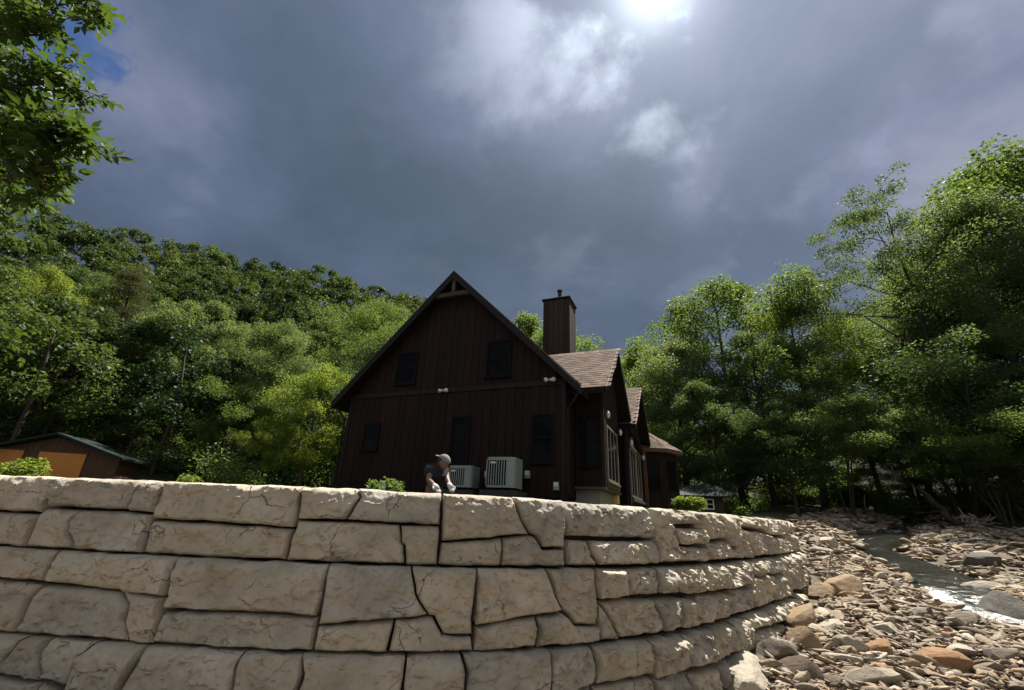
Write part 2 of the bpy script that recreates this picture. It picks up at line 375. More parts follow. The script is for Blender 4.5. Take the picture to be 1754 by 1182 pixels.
# creek water
m, t, b = material('creek_water'); M['water'] = m
co = t.new('ShaderNodeNewGeometry').outputs['Position']
fo = t.new('ShaderNodeAttribute', attribute_name='foam').outputs['Fac']
nw = t.noise(t.vec('MULTIPLY', co, (1.0, 1.0, 2.0)), 8.0, 7.0, 0.72, 0.8)
fm = t.smooth(t.math('ADD', t.math('MULTIPLY', nw, 1.0), t.math('MULTIPLY', t.math('SUBTRACT', fo, 1.0), 0.5)), 0.42, 0.62)
t.l.new(t.mix(fm, (0.011, 0.012, 0.009), (0.60, 0.62, 0.63)), b.inputs['Base Color'])
t.l.new(t.math('ADD', t.math('MULTIPLY', fm, 0.55), 0.16), b.inputs['Roughness'])
b.inputs['IOR'].default_value = 1.33; b.inputs['Specular IOR Level'].default_value = 0.5
bump(t, b, t.math('ADD', nw, t.math('MULTIPLY', t.noise(co, 2.0, 3.0), 0.8)), 0.35, 0.06)
PATH = np.array([(-14.000, 9.300), (-13.515, 9.065), (-13.030, 8.830), (-12.544, 8.595), (-12.057, 8.363), (-11.569, 8.135), (-11.078, 7.911), (-10.585, 7.692), (-10.091, 7.477), (-9.594, 7.267), (-9.095, 7.065), (-8.591, 6.871), (-8.085, 6.685), (-7.579, 6.499), (-7.069, 6.324), (-6.549, 6.181), (-6.020, 6.082), (-5.485, 6.008), (-4.950, 5.943), (-4.414, 5.886), (-3.877, 5.835), (-3.340, 5.793), (-2.801, 5.769), (-2.262, 5.771), (-1.724, 5.805), (-1.189, 5.873), (-0.660, 5.976), (-0.139, 6.115), (0.370, 6.292), (0.866, 6.503), (1.347, 6.746), (1.812, 7.019), (2.261, 7.319), (2.693, 7.641), (3.108, 7.985), (3.508, 8.346), (3.899, 8.718), (4.283, 9.096), (4.662, 9.480), (5.036, 9.868), (5.404, 10.263), (5.766, 10.662), (6.124, 11.065), (6.479, 11.471), (6.832, 11.879), (7.181, 12.290), (7.526, 12.704), (7.865, 13.124), (8.194, 13.550), (8.509, 13.988), (8.806, 14.438), (9.081, 14.902), (9.333, 15.379), (9.549, 15.872), (9.714, 16.385), (9.824, 16.913), (9.874, 17.450), (9.861, 17.988), (9.781, 18.521), (9.655, 19.045), (9.509, 19.564)])
# wall stones traced course by course: (course, [(distance along the wall, height above the course bottom), ...])
STONES = [
(0, [(7.177, 0.85), (7.838, 0.85), (8.783, 0.85), (8.748, 0.651), (8.761, 0.387), (8.143, 0.387), (7.574, 0.386)]),
(0, [(8.783, 0.85), (9.966, 0.85), (9.986, 0.47), (8.84, 0.466), (8.748, 0.651)]),
(0, [(9.966, 0.85), (10.311, 0.85), (10.331, 0.449), (9.975, 0.462)]),
(0, [(7.574, 0.386), (8.143, 0.387), (8.761, 0.387), (8.777, 0), (8.36, 0), (7.844, 0)]),
(0, [(8.761, 0.387), (8.84, 0.466), (9.32, 0.465), (9.286, 0.2), (9.485, 0), (8.777, 0)]),
(0, [(9.32, 0.465), (9.975, 0.462), (10.331, 0.449), (10.328, 0.384), (10.357, 0), (9.757, 0), (9.485, 0), (9.286, 0.2)]),
(0, [(10.311, 0.85), (11.076, 0.85), (12.117, 0.85), (12.126, 0.635), (12.139, 0.353), (11.352, 0.377), (10.328, 0.384), (10.331, 0.449)]),
(0, [(10.328, 0.384), (11.352, 0.377), (12.139, 0.353), (12.127, 0), (11.093, 0), (10.357, 0)]),
(0, [(12.117, 0.85), (12.777, 0.85), (12.861, 0.74), (12.733, 0.463), (12.149, 0.453)]),
(0, [(12.777, 0.85), (13.877, 0.85), (13.877, 0.452), (13.39, 0.45), (12.733, 0.463), (12.861, 0.74)]),
(0, [(12.149, 0.453), (12.733, 0.463), (13.39, 0.45), (13.43, 0.239), (13.47, 0.207), (13.51, 0), (12.127, 0)]),
(0, [(13.39, 0.45), (13.877, 0.452), (13.889, 0), (13.51, 0), (13.47, 0.207), (13.43, 0.239)]),
(0, [(13.877, 0.85), (14.825, 0.85), (14.918, 0.616), (15.067, 0.389), (14.695, 0.339), (13.908, 0.264)]),
(0, [(14.825, 0.85), (15.611, 0.85), (15.61, 0.49), (15.593, 0.217), (15.246, 0.218), (15.14, 0.367), (15.067, 0.389), (14.918, 0.616)]),
(0, [(13.908, 0.264), (14.695, 0.339), (14.69, 0.181), (14.674, 0), (13.889, 0)]),
(0, [(14.695, 0.339), (15.067, 0.389), (15.14, 0.367), (15.246, 0.218), (15.593, 0.217), (15.592, 0), (14.674, 0), (14.69, 0.181)]),
(0, [(15.626, 0.85), (16.465, 0.85), (17.379, 0.85), (17.351, 0.586), (17.344, 0.356), (16.436, 0.351), (15.629, 0.356)]),
(0, [(15.629, 0.356), (16.002, 0.34), (16.036, 0.16), (16.153, 0), (15.636, 0)]),
(0, [(16.002, 0.34), (16.436, 0.351), (17.344, 0.356), (17.383, 0.205), (17.341, 0), (16.153, 0), (16.036, 0.16)]),
(0, [(17.379, 0.85), (17.734, 0.85), (17.903, 0.562), (17.987, 0.28), (18.181, 0.146), (18.15, 0), (17.341, 0), (17.383, 0.205), (17.344, 0.356)]),
(0, [(17.734, 0.85), (18.312, 0.85), (19.094, 0.85), (18.988, 0.565), (17.903, 0.562)]),
(0, [(17.903, 0.562), (18.988, 0.565), (18.939, 0.261), (18.015, 0.254), (17.953, 0.386)]),
(0, [(18.015, 0.254), (18.939, 0.261), (18.958, 0), (18.15, 0), (18.181, 0.146)]),
(0, [(19.094, 0.85), (19.881, 0.85), (19.879, 0.361), (19.108, 0.332), (18.988, 0.565)]),
(0, [(19.881, 0.85), (20.505, 0.85), (20.538, 0.392), (20.307, 0.201), (19.986, 0.236), (19.879, 0.361)]),
(0, [(18.96, 0.333), (19.879, 0.361), (19.986, 0.236), (20.307, 0.201), (20.333, 0), (18.958, 0)]),
(0, [(20.505, 0.85), (21, 0.85), (20.813, 0.594), (21.158, 0.154), (21.477, 0), (20.333, 0), (20.307, 0.201), (20.538, 0.392)]),
(0, [(21, 0.85), (22.213, 0.85), (22.281, 0.539), (21.37, 0.56), (20.813, 0.594)]),
(0, [(20.813, 0.594), (21.37, 0.56), (22.281, 0.539), (22.191, 0), (21.477, 0), (21.158, 0.154)]),
(0, [(22.213, 0.85), (23.533, 0.85), (23.641, 0.426), (23.132, 0.407), (22.281, 0.539)]),
(0, [(22.281, 0.539), (23.132, 0.407), (23.641, 0.426), (23.348, 0), (22.191, 0)]),
(0, [(23.533, 0.85), (25.067, 0.85), (24.766, 0.381), (23.641, 0.426)]),
(0, [(23.641, 0.426), (24.766, 0.381), (24.612, 0), (23.348, 0)]),
(0, [(25.067, 0.85), (25.922, 0.85), (25.25, 0.111), (24.612, 0)]),
(1, [(8.119, 0.85), (8.574, 0.85), (9.298, 0.85), (9.349, 0.667), (9.363, 0.501), (8.777, 0.511), (8.336, 0.517)]),
(1, [(9.298, 0.85), (9.907, 0.85), (10.875, 0.85), (10.9, 0.58), (10.89, 0.437), (10.364, 0.453), (10.332, 0.472), (9.363, 0.501), (9.349, 0.667)]),
(1, [(8.336, 0.517), (8.777, 0.511), (9.345, 0.484), (9.269, 0.294), (9.265, 0), (8.634, 0)]),
(1, [(9.342, 0.49), (10.332, 0.472), (10.505, 0.343), (10.517, 0.189), (10.654, 0), (10.368, 0), (9.265, 0), (9.269, 0.294)]),
(1, [(10.332, 0.472), (10.89, 0.437), (10.924, 0.173), (10.944, 0), (10.754, 0), (10.654, 0), (10.517, 0.189), (10.505, 0.343)]),
(1, [(10.875, 0.85), (12.657, 0.85), (12.655, 0.554), (12.645, 0.325), (11.803, 0.336), (10.934, 0.311), (10.9, 0.58)]),
(1, [(10.934, 0.311), (11.803, 0.336), (12.645, 0.325), (12.654, 0), (11.794, 0), (10.944, 0), (10.924, 0.173)]),
(1, [(12.66, 0.85), (13.584, 0.85), (13.671, 0.559), (13.827, 0.351), (13.083, 0.283), (12.667, 0.246)]),
(1, [(13.584, 0.85), (14.367, 0.85), (14.338, 0.48), (14.338, 0.156), (13.999, 0.174), (13.895, 0.338), (13.827, 0.351), (13.671, 0.559)]),
(1, [(12.667, 0.246), (13.083, 0.283), (13.473, 0.317), (13.425, 0), (12.661, 0)]),
(1, [(13.473, 0.317), (13.827, 0.351), (13.895, 0.338), (13.999, 0.174), (14.338, 0.156), (14.364, 0), (13.785, 0), (13.425, 0)]),
(1, [(14.367, 0.85), (15.265, 0.85), (15.379, 0.573), (15.492, 0.362), (14.905, 0.313), (14.36, 0.238)]),
(1, [(15.265, 0.85), (16.037, 0.85), (16.051, 0.509), (16.028, 0.18), (15.662, 0.198), (15.576, 0.294), (15.492, 0.362), (15.379, 0.573)]),
(1, [(14.36, 0.238), (14.905, 0.313), (15.136, 0.328), (15.139, 0.155), (15.104, 0), (14.583, 0), (14.364, 0)]),
(1, [(15.136, 0.328), (15.492, 0.362), (15.576, 0.294), (15.662, 0.198), (16.028, 0.18), (16.005, 0), (15.436, 0), (15.104, 0), (15.139, 0.155)]),
(1, [(16.041, 0.85), (16.531, 0.85), (16.598, 0.619), (16.57, 0.474), (16.055, 0.458), (16.033, 0.636)]),
(1, [(16.531, 0.85), (17.235, 0.85), (17.231, 0.641), (17.209, 0.469), (16.57, 0.474), (16.598, 0.619)]),
(1, [(17.235, 0.85), (17.703, 0.85), (17.677, 0.671), (17.619, 0.46), (17.209, 0.469)]),
(1, [(16.055, 0.458), (16.57, 0.474), (17.053, 0.456), (17.147, 0.285), (17.246, 0), (16.393, 0)]),
(1, [(16.055, 0.458), (16.221, 0.259), (16.393, 0), (16.148, 0), (16.008, 0), (16.031, 0.229)]),
(1, [(17.053, 0.456), (17.619, 0.46), (17.592, 0.163), (17.584, 0), (17.246, 0), (17.147, 0.285)]),
(1, [(17.619, 0.46), (17.898, 0.419), (17.854, 0), (17.584, 0), (17.592, 0.163)]),
(1, [(17.703, 0.85), (18.497, 0.85), (18.475, 0.636), (18.45, 0.421), (17.898, 0.419), (17.619, 0.46)]),
(1, [(18.497, 0.85), (19.224, 0.85), (19.196, 0.627), (19.086, 0.412), (18.45, 0.421)]),
(1, [(19.224, 0.85), (19.945, 0.85), (19.933, 0.59), (19.819, 0.418), (19.086, 0.412)]),
(1, [(19.945, 0.85), (20.652, 0.85), (20.622, 0.462), (20.511, 0.414), (19.819, 0.418)]),
(1, [(17.898, 0.419), (18.45, 0.421), (19.086, 0.412), (19.1, 0.231), (19.093, 0), (17.854, 0)]),
(1, [(19.086, 0.412), (19.515, 0.41), (19.383, 0), (19.093, 0), (19.1, 0.231)]),
(1, [(19.515, 0.41), (20.511, 0.414), (20.555, 0), (19.383, 0)]),
(1, [(20.652, 0.85), (21.867, 0.85), (21.761, 0.591), (21.1, 0.496), (20.699, 0.611)]),
(1, [(20.699, 0.611), (21.1, 0.496), (21.109, 0), (20.555, 0), (20.511, 0.414)]),
(1, [(21.1, 0.496), (21.761, 0.591), (22.06, 0.48), (21.868, 0), (21.109, 0)]),
(1, [(21.867, 0.85), (23.264, 0.85), (23.028, 0.49), (22.06, 0.48), (21.761, 0.591)]),
(1, [(22.06, 0.48), (23.028, 0.49), (23.281, 0), (21.868, 0)]),
(1, [(23.264, 0.85), (24.716, 0.85), (24.083, 0.121), (23.281, 0), (23.028, 0.49)]),
(2, [(8.843, 0.85), (9.235, 0.85), (9.492, 0.85), (9.395, 0.667), (9.36, 0.505), (9.067, 0.501)]),
(2, [(9.492, 0.85), (9.764, 0.85), (9.774, 0.71), (9.897, 0.481), (9.36, 0.505), (9.395, 0.667)]),
(2, [(9.764, 0.85), (10.336, 0.85), (10.229, 0.721), (10.231, 0.46), (9.897, 0.481), (9.774, 0.71)]),
(2, [(10.336, 0.85), (10.893, 0.85), (10.906, 0.726), (10.842, 0.55), (10.798, 0.33), (10.239, 0.293), (10.231, 0.46), (10.229, 0.721)]),
(2, [(10.893, 0.85), (11.976, 0.85), (11.938, 0.71), (11.982, 0.394), (10.798, 0.33), (10.842, 0.55), (10.906, 0.726)]),
(2, [(11.976, 0.85), (12.58, 0.85), (12.641, 0.663), (12.568, 0.411), (11.982, 0.394), (11.938, 0.71)]),
(2, [(12.565, 0.85), (13.639, 0.85), (13.631, 0.548), (13.639, 0.329), (12.572, 0.332), (12.644, 0.649)]),
(2, [(13.639, 0.85), (14.228, 0.85), (14.293, 0.67), (14.269, 0.303), (13.639, 0.329), (13.631, 0.548)]),
(2, [(14.228, 0.85), (15.268, 0.85), (15.282, 0.614), (15.235, 0.228), (14.269, 0.303), (14.293, 0.67)]),
(2, [(15.267, 0.85), (15.834, 0.85), (15.905, 0.627), (15.834, 0.447), (15.267, 0.325)]),
(2, [(15.834, 0.85), (16.322, 0.85), (16.812, 0.85), (16.859, 0.645), (16.801, 0.448), (16.32, 0.448), (15.834, 0.447), (15.905, 0.627)]),
(2, [(16.812, 0.85), (17.523, 0.85), (17.574, 0.647), (17.552, 0.409), (16.844, 0.375), (16.801, 0.448), (16.859, 0.645)]),
(2, [(17.523, 0.85), (18.317, 0.85), (18.332, 0.622), (18.303, 0.368), (17.552, 0.409), (17.574, 0.647)]),
(2, [(18.317, 0.85), (19.112, 0.85), (19.253, 0.652), (19.192, 0.401), (18.303, 0.368), (18.332, 0.622)]),
(2, [(19.112, 0.85), (19.767, 0.85), (19.864, 0.605), (19.809, 0.3), (19.387, 0.312), (19.192, 0.401), (19.253, 0.652)]),
(2, [(19.767, 0.85), (20.933, 0.85), (20.959, 0.557), (19.864, 0.605)]),
(2, [(19.864, 0.605), (20.959, 0.557), (20.704, 0.278), (19.809, 0.3)]),
(2, [(20.933, 0.85), (22.089, 0.85), (22.232, 0.514), (20.959, 0.557)]),
(2, [(20.959, 0.557), (22.232, 0.514), (22.218, 0.245), (20.704, 0.278)]),
(2, [(22.089, 0.85), (23.45, 0.85), (23.838, 0.67), (22.232, 0.514)]),
(2, [(22.232, 0.514), (23.838, 0.67), (23.459, 0.283), (22.218, 0.245)]),
(2, [(23.45, 0.85), (24.48, 0.85), (24.985, 0.597), (23.838, 0.67)]),
(2, [(23.838, 0.67), (24.985, 0.597), (24.663, 0.283), (23.459, 0.283)]),
]
# ------------------------------------------------------------------ terrain
SB, HC, ZT = 0.14, 0.85, 1.875
PL = np.concatenate([[0], np.cumsum(np.linalg.norm(np.diff(PATH, axis=0), axis=1))])
_T = np.gradient(PATH, axis=0); _T /= np.linalg.norm(_T, axis=1)[:, None]
PN = np.stack([_T[:, 1], -_T[:, 0]], 1)
def wallpt(s, off):
    s = np.asarray(s, float); off = np.asarray(off, float)
    x = np.interp(s, PL, PATH[:, 0]) + off * np.interp(s, PL, PN[:, 0]); y = np.interp(s, PL, PATH[:, 1]) + off * np.interp(s, PL, PN[:, 1])
    return x, y
BOUND = np.vstack([[(-90, 42), (-40, 21), (-20, 12.2)], PATH, [(9.9, 22), (11.5, 25), (14.5, 29), (19, 34.5), (26, 42), (36, 54), (62, 84)]])
CREEK = np.array([(15.5, -60), (17, -20), (17.5, 0), (17, 5), (15, 9), (13.0, 11.2), (12.1, 12.6), (13.3, 14.6), (14.7, 16.8), (15.3, 19), (16.6, 21.5), (19.5, 24.5), (23, 27.8), (28, 32.5), (33.5, 38.5), (44, 51), (70, 80)])
def sdist(P, L):
    """signed distance to a polyline, positive on its left side"""
    best = np.full(len(P), 1e9); sg = np.ones(len(P))
    for a, b in zip(L[:-1], L[1:]):
        d = b - a; t = np.clip(((P - a) @ d) / (d @ d), 0, 1); q = P - (a + t[:, None] * d)
        dd = np.hypot(q[:, 0], q[:, 1]); cr = d[0] * q[:, 1] - d[1] * q[:, 0]
        m = dd < best - 1e-9; best[m] = dd[m]; sg[m] = np.sign(cr[m] + 1e-12)
    return best * sg
_az = [-180, -100, -75, -54.6, -48.8, -38.7, -29.1, -11.9, 3.4, 15.3, 19.6, 26, 35, 45, 60, 90, 120, 180]
_tn = [0.12, 0.2, 0.36, 0.427, 0.489, 0.519, 0.537, 0.525, 0.442, 0.335, 0.30, 0.27, 0.25, 0.25, 0.26, 0.24, 0.15, 0.12]
CANOPY = 12.0
def hill_params(az):
    return np.interp(az, _az, _tn), np.interp(az, [-180, -60, -12, 3, 20, 50, 180], [120, 105, 118, 132, 140, 120, 120]), np.interp(az, [-180, -60, -12, 3, 20, 50, 180], [40, 36, 38, 46, 56, 52, 60])
def ground_parts(X, Y):
    P = np.stack([X, Y], 1); sd = sdist(P, BOUND); dc = -sdist(P, CREEK)      # dc>0: far side of the creek
    prof = np.interp(Y, [5, 6.5, 8, 10, 12, 14, 16, 20, 25, 35, 60, 90], [-.85, -.8, -.72, -.42, -.08, .2, .5, 1.0, 1.65, 2.9, 5.5, 8])
    prof = prof + 0.36 * sstep(-X, 2.5, 6.5) * sstep(Y, 12, 7)
    ac = np.abs(dc)
    z = prof - 0.32 * np.exp(-(ac / 1.25) ** 2) + np.where(dc < 0, 0.22 * sstep(ac, 1.3, 3.6), 0.10 * sstep(ac, 1.0, 2.2) + np.clip(ac - 2.2, 0, 9) * 0.17 + np.clip(ac - 11, 0, 60) * 0.3)
    q = np.stack([X, Y, 0 * X], 1)
    z = z + (fbm(q * 0.55, 5, 3) - .5) * 0.35 + (fbm(q * 1.7, 6, 3) - .5) * 0.16
    z = z - 0.16 * sstep(sd, -2.6, -.6) * sstep(Y, 9.5, 11.5) * sstep(Y, 19.5, 16.5)
    r = np.hypot(X, Y); az = np.degrees(np.arctan2(X, Y))
    yard = 1.02 + 1.10 * sstep(sd, 0.6, 7.5) + 0.02 * np.clip(sd - 8, 0, 40) + (fbm(q * 0.35, 8, 3) - .5) * 0.12
    ext = sstep(Y, 19.5, 27)                                                   # past the wall the bank is a slope
    wm = sstep(sd, 0.25, 0.75) * (1 - ext) + sstep(sd, -1.0, 4.0) * ext
    base = z * (1 - wm) + yard * wm
    tn, RR, r0 = hill_params(az)
    zr = tn * RR + CAM_Z - CANOPY
    tt = np.clip((r - r0) / (RR - r0), 0, 1.0)
    hz = 2.4 + (zr - 2.4) * tt ** 1.25
    hill = np.maximum(base, hz)
    z = np.where(r > r0, np.where(sd > 2, hill, np.maximum(base, hz * sstep(ac, 6, 25) + base * (1 - sstep(ac, 6, 25)))), base)
    return z, sd, dc, wm
def gz(x, y):
    return float(ground_parts(np.array([float(x)]), np.array([float(y)]))[0][0])
_az_s = np.radians(np.concatenate([np.arange(-180, -70, 4), np.arange(-70, 70, 0.7), np.arange(70, 180, 4)]))
_r_s = np.concatenate([np.arange(0.4, 4, 0.6), np.arange(4, 13, 0.16), np.arange(13, 24, 0.3), np.arange(24, 60, 1.2), np.arange(60, 170, 5), [180, 220, 300, 450, 700]])
AZ, RRg = np.meshgrid(_az_s, _r_s)
gx, gy = (RRg * np.sin(AZ)).ravel(), (RRg * np.cos(AZ)).ravel()
gzv, gsd, gdc, gwm = ground_parts(gx, gy)
na, nr = len(_az_s), len(_r_s)
I = np.arange(na * nr).reshape(nr, na); In = np.roll(I, -1, axis=1)
gF = np.stack([I[:-1], In[:-1], In[1:], I[1:]], -1).reshape(-1, 4)[:, ::-1]
rr_ = np.hypot(gx, gy)
grav = (1 - gwm) * sstep(-gdc * -1 * 1.0, 9, 4) * sstep(rr_, 40, 26)
lawn = gwm * sstep(rr_, 44, 28)
ground = link('ground', fastmesh('ground', np.stack([gx, gy, gzv], 1), gF, True, {'gravel': ('POINT', grav), 'lawn': ('POINT', lawn)}), M['ground'])
tag(ground, kind='structure')

# water: ribbon along the creek
cl = CREEK[3:-1]; cL = np.concatenate([[0], np.cumsum(np.linalg.norm(np.diff(cl, axis=0), axis=1))])
cs = np.arange(0, cL[-1], 0.12); cxy = np.stack([np.interp(cs, cL, cl[:, k]) for k in (0, 1)], 1)
for _ in range(120): cxy[1:-1] = (cxy[:-2] + 2 * cxy[1:-1] + cxy[2:]) / 4
ct = np.gradient(cxy, axis=0); ct /= np.linalg.norm(ct, axis=1)[:, None]; cn = np.stack([ct[:, 1], -ct[:, 0]], 1)
offs = np.linspace(-1, 1, 29)
wid = 1.0 + 0.35 * np.sin(cs * 0.55 + 1.0)
WP = (cxy[:, None] + cn[:, None] * (offs[None, :] * wid[:, None])[..., None]).reshape(-1, 2)
bed = np.interp(cxy[:, 1], [5, 6.5, 8, 10, 12, 14, 16, 20, 25, 35, 60], [-.85, -.8, -.72, -.42, -.08, .2, .5, 1.0, 1.65, 2.9, 5.5]) - 0.04
# riffles at uneven intervals between calmer pools
slope = np.gradient(bed, cs); rf_ = fbm(np.column_stack([cs * .42, 0 * cs, 0 * cs]), 91, 3)
Yc = cxy[:, 1]; foam_s = 0.35 * sstep(rf_, 0.50, 0.66) + 0.95 * np.exp(-((Yc - 13.2) / 1.2) ** 2) + .8 * np.exp(-((Yc - 20.6) / .6) ** 2) + .7 * np.exp(-((Yc - 26.5) / .9) ** 2)
lvl = bed + 0.05 * (fbm(np.column_stack([cs * .5, 0 * cs + 4, 0 * cs]), 92, 2) - .5)
q3 = np.stack([WP[:, 0], WP[:, 1], 0 * WP[:, 0]], 1)
foam = np.repeat(foam_s, 29) * (0.2 + 1.3 * fbm(q3 * np.array([2.2, 2.2, 1]), 12, 4))
zW = np.repeat(lvl, 29) - 0.22 * np.tile(np.abs(offs) ** 5, len(cs)) + (fbm(q3 * 3.5, 13, 3) - .5) * (0.03 + 0.16 * foam)
nI = np.arange(len(cs) * 29).reshape(len(cs), 29)
wF = np.stack([nI[:-1, :-1], nI[:-1, 1:], nI[1:, 1:], nI[1:, :-1]], -1).reshape(-1, 4)
water = link('creek_water', fastmesh('creek_water', np.column_stack([WP, zW]), wF, True, {'foam': ('POINT', foam)}), M['water'])
tag(water, kind='structure')

# ------------------------------------------------------------------ retaining wall
wall = empty('retaining_wall', (float(PATH[28, 0]), float(PATH[28, 1]), -0.7))
tag(wall, 'long curved retaining wall of big tan cast stone blocks in stepped courses', 'wall')
WLOC = np.array(wall.location)
def inset(poly, g):
    n = len(poly); P = np.array(poly, float); A = 0.5 * np.sum(P[:, 0] * np.roll(P[:, 1], -1) - np.roll(P[:, 0], -1) * P[:, 1])
    if A < 0: P = P[::-1]
    E = np.roll(P, -1, 0) - P; Ln = np.linalg.norm(E, axis=1); E = E / Ln[:, None]; Nn = np.stack([-E[:, 1], E[:, 0]], 1)
    out = []
    for i in range(n):
        n0, n1 = Nn[i - 1], Nn[i]; k = 1 + n0 @ n1; out.append(P[i] + (n0 + n1) * g / max(k, 0.5))
    return np.array(out)
def inside(P, poly):
    c = np.zeros(len(P), bool); n = len(poly)
    for i in range(n):
        a, b = poly[i], poly[(i + 1) % n]
        m = ((a[1] > P[:, 1]) != (b[1] > P[:, 1])); 
        with np.errstate(divide='ignore', invalid='ignore'): xi = (b[0] - a[0]) * (P[:, 1] - a[1]) / (b[1] - a[1]) + a[0]
        c ^= m & (P[:, 0] < xi)
    return c
def edist(P, poly):
    best = np.full(len(P), 1e9)
    for i in range(len(poly)):
        a, b = poly[i], poly[(i + 1) % len(poly)]; d = b - a; t = np.clip(((P - a) @ d) / (d @ d + 1e-12), 0, 1)
        q = P - (a + t[:, None] * d); best = np.minimum(best, np.hypot(q[:, 0], q[:, 1]))
    return best
rngw = np.random.default_rng(4)
def facets(x, z, cell, seed, tilt, jump):
    """chiselled relief: every cell of a jittered grid is a small tilted plane"""
    best = np.full(len(x), 1e9); out = np.zeros(len(x)); gx_, gz_ = np.floor(x / cell).astype(np.int64), np.floor(z / cell).astype(np.int64); o0 = 0 * gx_
    for dx in (-1, 0, 1):
        for dz in (-1, 0, 1):
            cx_, cz_ = gx_ + dx, gz_ + dz
            sx, sz = (cx_ + _h(cx_, cz_, o0, seed)) * cell, (cz_ + _h(cx_, cz_, o0, seed + 1)) * cell
            d = (x - sx) ** 2 + ((z - sz) * 1.25) ** 2; m = d < best; best = np.where(m, d, best)
            pl_ = (x - sx) * (_h(cx_, cz_, o0, seed + 2) - .5) * 2 * tilt + (z - sz) * (_h(cx_, cz_, o0, seed + 3) - .62) * 2 * tilt + (_h(cx_, cz_, o0, seed + 4) - .5) * jump
            out = np.where(m, pl_, out)
    return out
def stone(k, poly, seed, name='stone'):
    smid = np.mean([p[0] for p in poly])
    h = 0.019 if 8 < smid < 19 else (0.026 if 7 < smid < 26 else 0.09)
    P = inset(poly, 0.015 + 0.024 * float(sstep(np.array([smid]), 14.5, 18.0)[0]))
    # resampled, slightly ragged outline
    B = []
    for i in range(len(P)):
        a, b = P[i], P[(i + 1) % len(P)]; m = max(1, int(round(np.linalg.norm(b - a) / h)))
        for j in range(m): B.append(a + (b - a) * j / m)
    B = np.array(B)
    wob = np.stack([fbm(np.column_stack([B * 6, 0 * B[:, 0]]), seed, 3) - .5, fbm(np.column_stack([B * 6, 0 * B[:, 0]]), seed + 50, 3) - .5], 1)
    B = B + wob * (0.034 if smid < 17 else 0.05)
    B[:, 1] = np.clip(B[:, 1], 0.004, HC - 0.004)
    lo, hi = B.min(0), B.max(0)
    gxs, gys = np.meshgrid(np.arange(lo[0] + h / 2, hi[0], h), np.arange(lo[1] + h / 2, hi[1], h * 0.95))
    G = np.stack([gxs.ravel(), gys.ravel()], 1); G = G + rngw.uniform(-.28, .28, G.shape) * h
    G = G[inside(G, B)]; G = G[edist(G, B) > 0.55 * h] if len(G) else G
    V = np.vstack([B, G]) if len(G) else B
    nb = len(B)
    r = delaunay_2d_cdt([Vector(v) for v in V], [(i, (i + 1) % nb) for i in range(nb)], [], 1, 1e-6)
    V2 = np.array([tuple(v) for v in r[0]]); Fc = [tuple(f) for f in r[2]]
    e = edist(V2, B)
    x, zt = V2[:, 0], V2[:, 1]
    zabs = zt + ZT - HC * (k + 1)
    q = np.column_stack([x, zabs * 1.0, np.full(len(x), seed * 3.7 % 50)])
    rough = 0.75 + 1.0 * float(sstep(np.array([smid]), 14.0, 19.0)[0])
    low = fbm(q * np.array([1.3, 1.9, 1]), 21, 3) - .5
    mid = fbm(q * np.array([3.6, 6.0, 1]), 22, 5, 0.55)
    tq = mid * 6.0; fr = tq - np.floor(tq); ter = (np.floor(tq) + sstep(fr, 0.78, 1.0)) / 6.0
    fine = fbm(q * np.array([14, 20, 1]), 23, 3) - .5
    cor = (0.018 if smid < 16 else .034) + 0.026 * vnoise(q * np.array([2.5, 2.5, 1]), 24)
    edge = 1 - np.clip(1 - e / cor, 0, 1) ** 2
    soft = sstep(e, 0.0, 0.09)
    top_e = (P[:, 1].max() - zt)                        # worn upper arris, uneven along the stone
    arr = 0.02 + 0.13 * sstep(fbm(q * np.array([3.2, 3.2, 1]), 27, 3), 0.35, 0.75)
    worn = np.clip(1 - top_e / arr, 0, 1) * (0.020 + 0.030 * rough)
    if P[:, 1].max() > HC - .06:                        # rounded top of the course
        ra = (0.030 + 0.055 * sstep(fbm(q * np.array([2.1, 2.1, 1]), 28, 3), 0.35, 0.7)) * (1.0 if k == 0 else .75)
        worn = worn + (0.13 if k == 0 else 0.07) * np.clip(1 - (HC - zt) / ra, 0, 1) ** 2
    dep = (0.055 + 0.025 * float(sstep(np.array([smid]), 14.5, 18.0)[0])) * edge - worn + 0.06 * low * edge + rough * (0.17 * (ter - 0.5) * edge + (0.004 + 0.016 * (rough - .55)) * fine) - 0.045 * (zt / HC) * 1.0 + rngw.uniform(-.014, .014) * (1.0 if smid < 15.5 else 3.2)
    crs = 0.13 + 0.70 * float(sstep(np.array([smid]), 13.5, 19.0)[0])
    wx = x + .05 * (fbm(q * np.array([5, 5, 1]), 61, 3) - .5); wz = zabs + .05 * (fbm(q * np.array([5, 5, 1]), 62, 3) - .5)
    patch = 0.25 + 0.75 * sstep(fbm(q * np.array([1.6, 1.6, 1]), 63, 3), 0.40, 0.60)
    dep = dep + (0.35 * edge + 0.65 * soft) * crs * patch * (facets(wx, wz, .19, 70 + seed, .55, .05) + facets(wx, wz, .08, 170 + seed, .65, .016))
    # chipped upper arris
    dep = dep - 0.05 * rough * sstep(zt, HC - 0.20, HC) * sstep(fbm(q * np.array([5, 5, 1]), 25, 3), 0.42, 0.62) * edge
    X, Yy = wallpt(x, SB * k + dep)
    zz = zabs + 0.018 * (fbm(q * np.array([4, 9, 1]), 26, 2) - .5) * edge
    V3 = np.column_stack([X, Yy, zz]) - WLOC
    # skirt running back into the wall
    orig = {}
    for newi, src in enumerate(r[3]):
        for s_ in src:
            if s_ < nb: orig[s_] = newi
    loop = [orig[i] for i in range(nb) if i in orig]
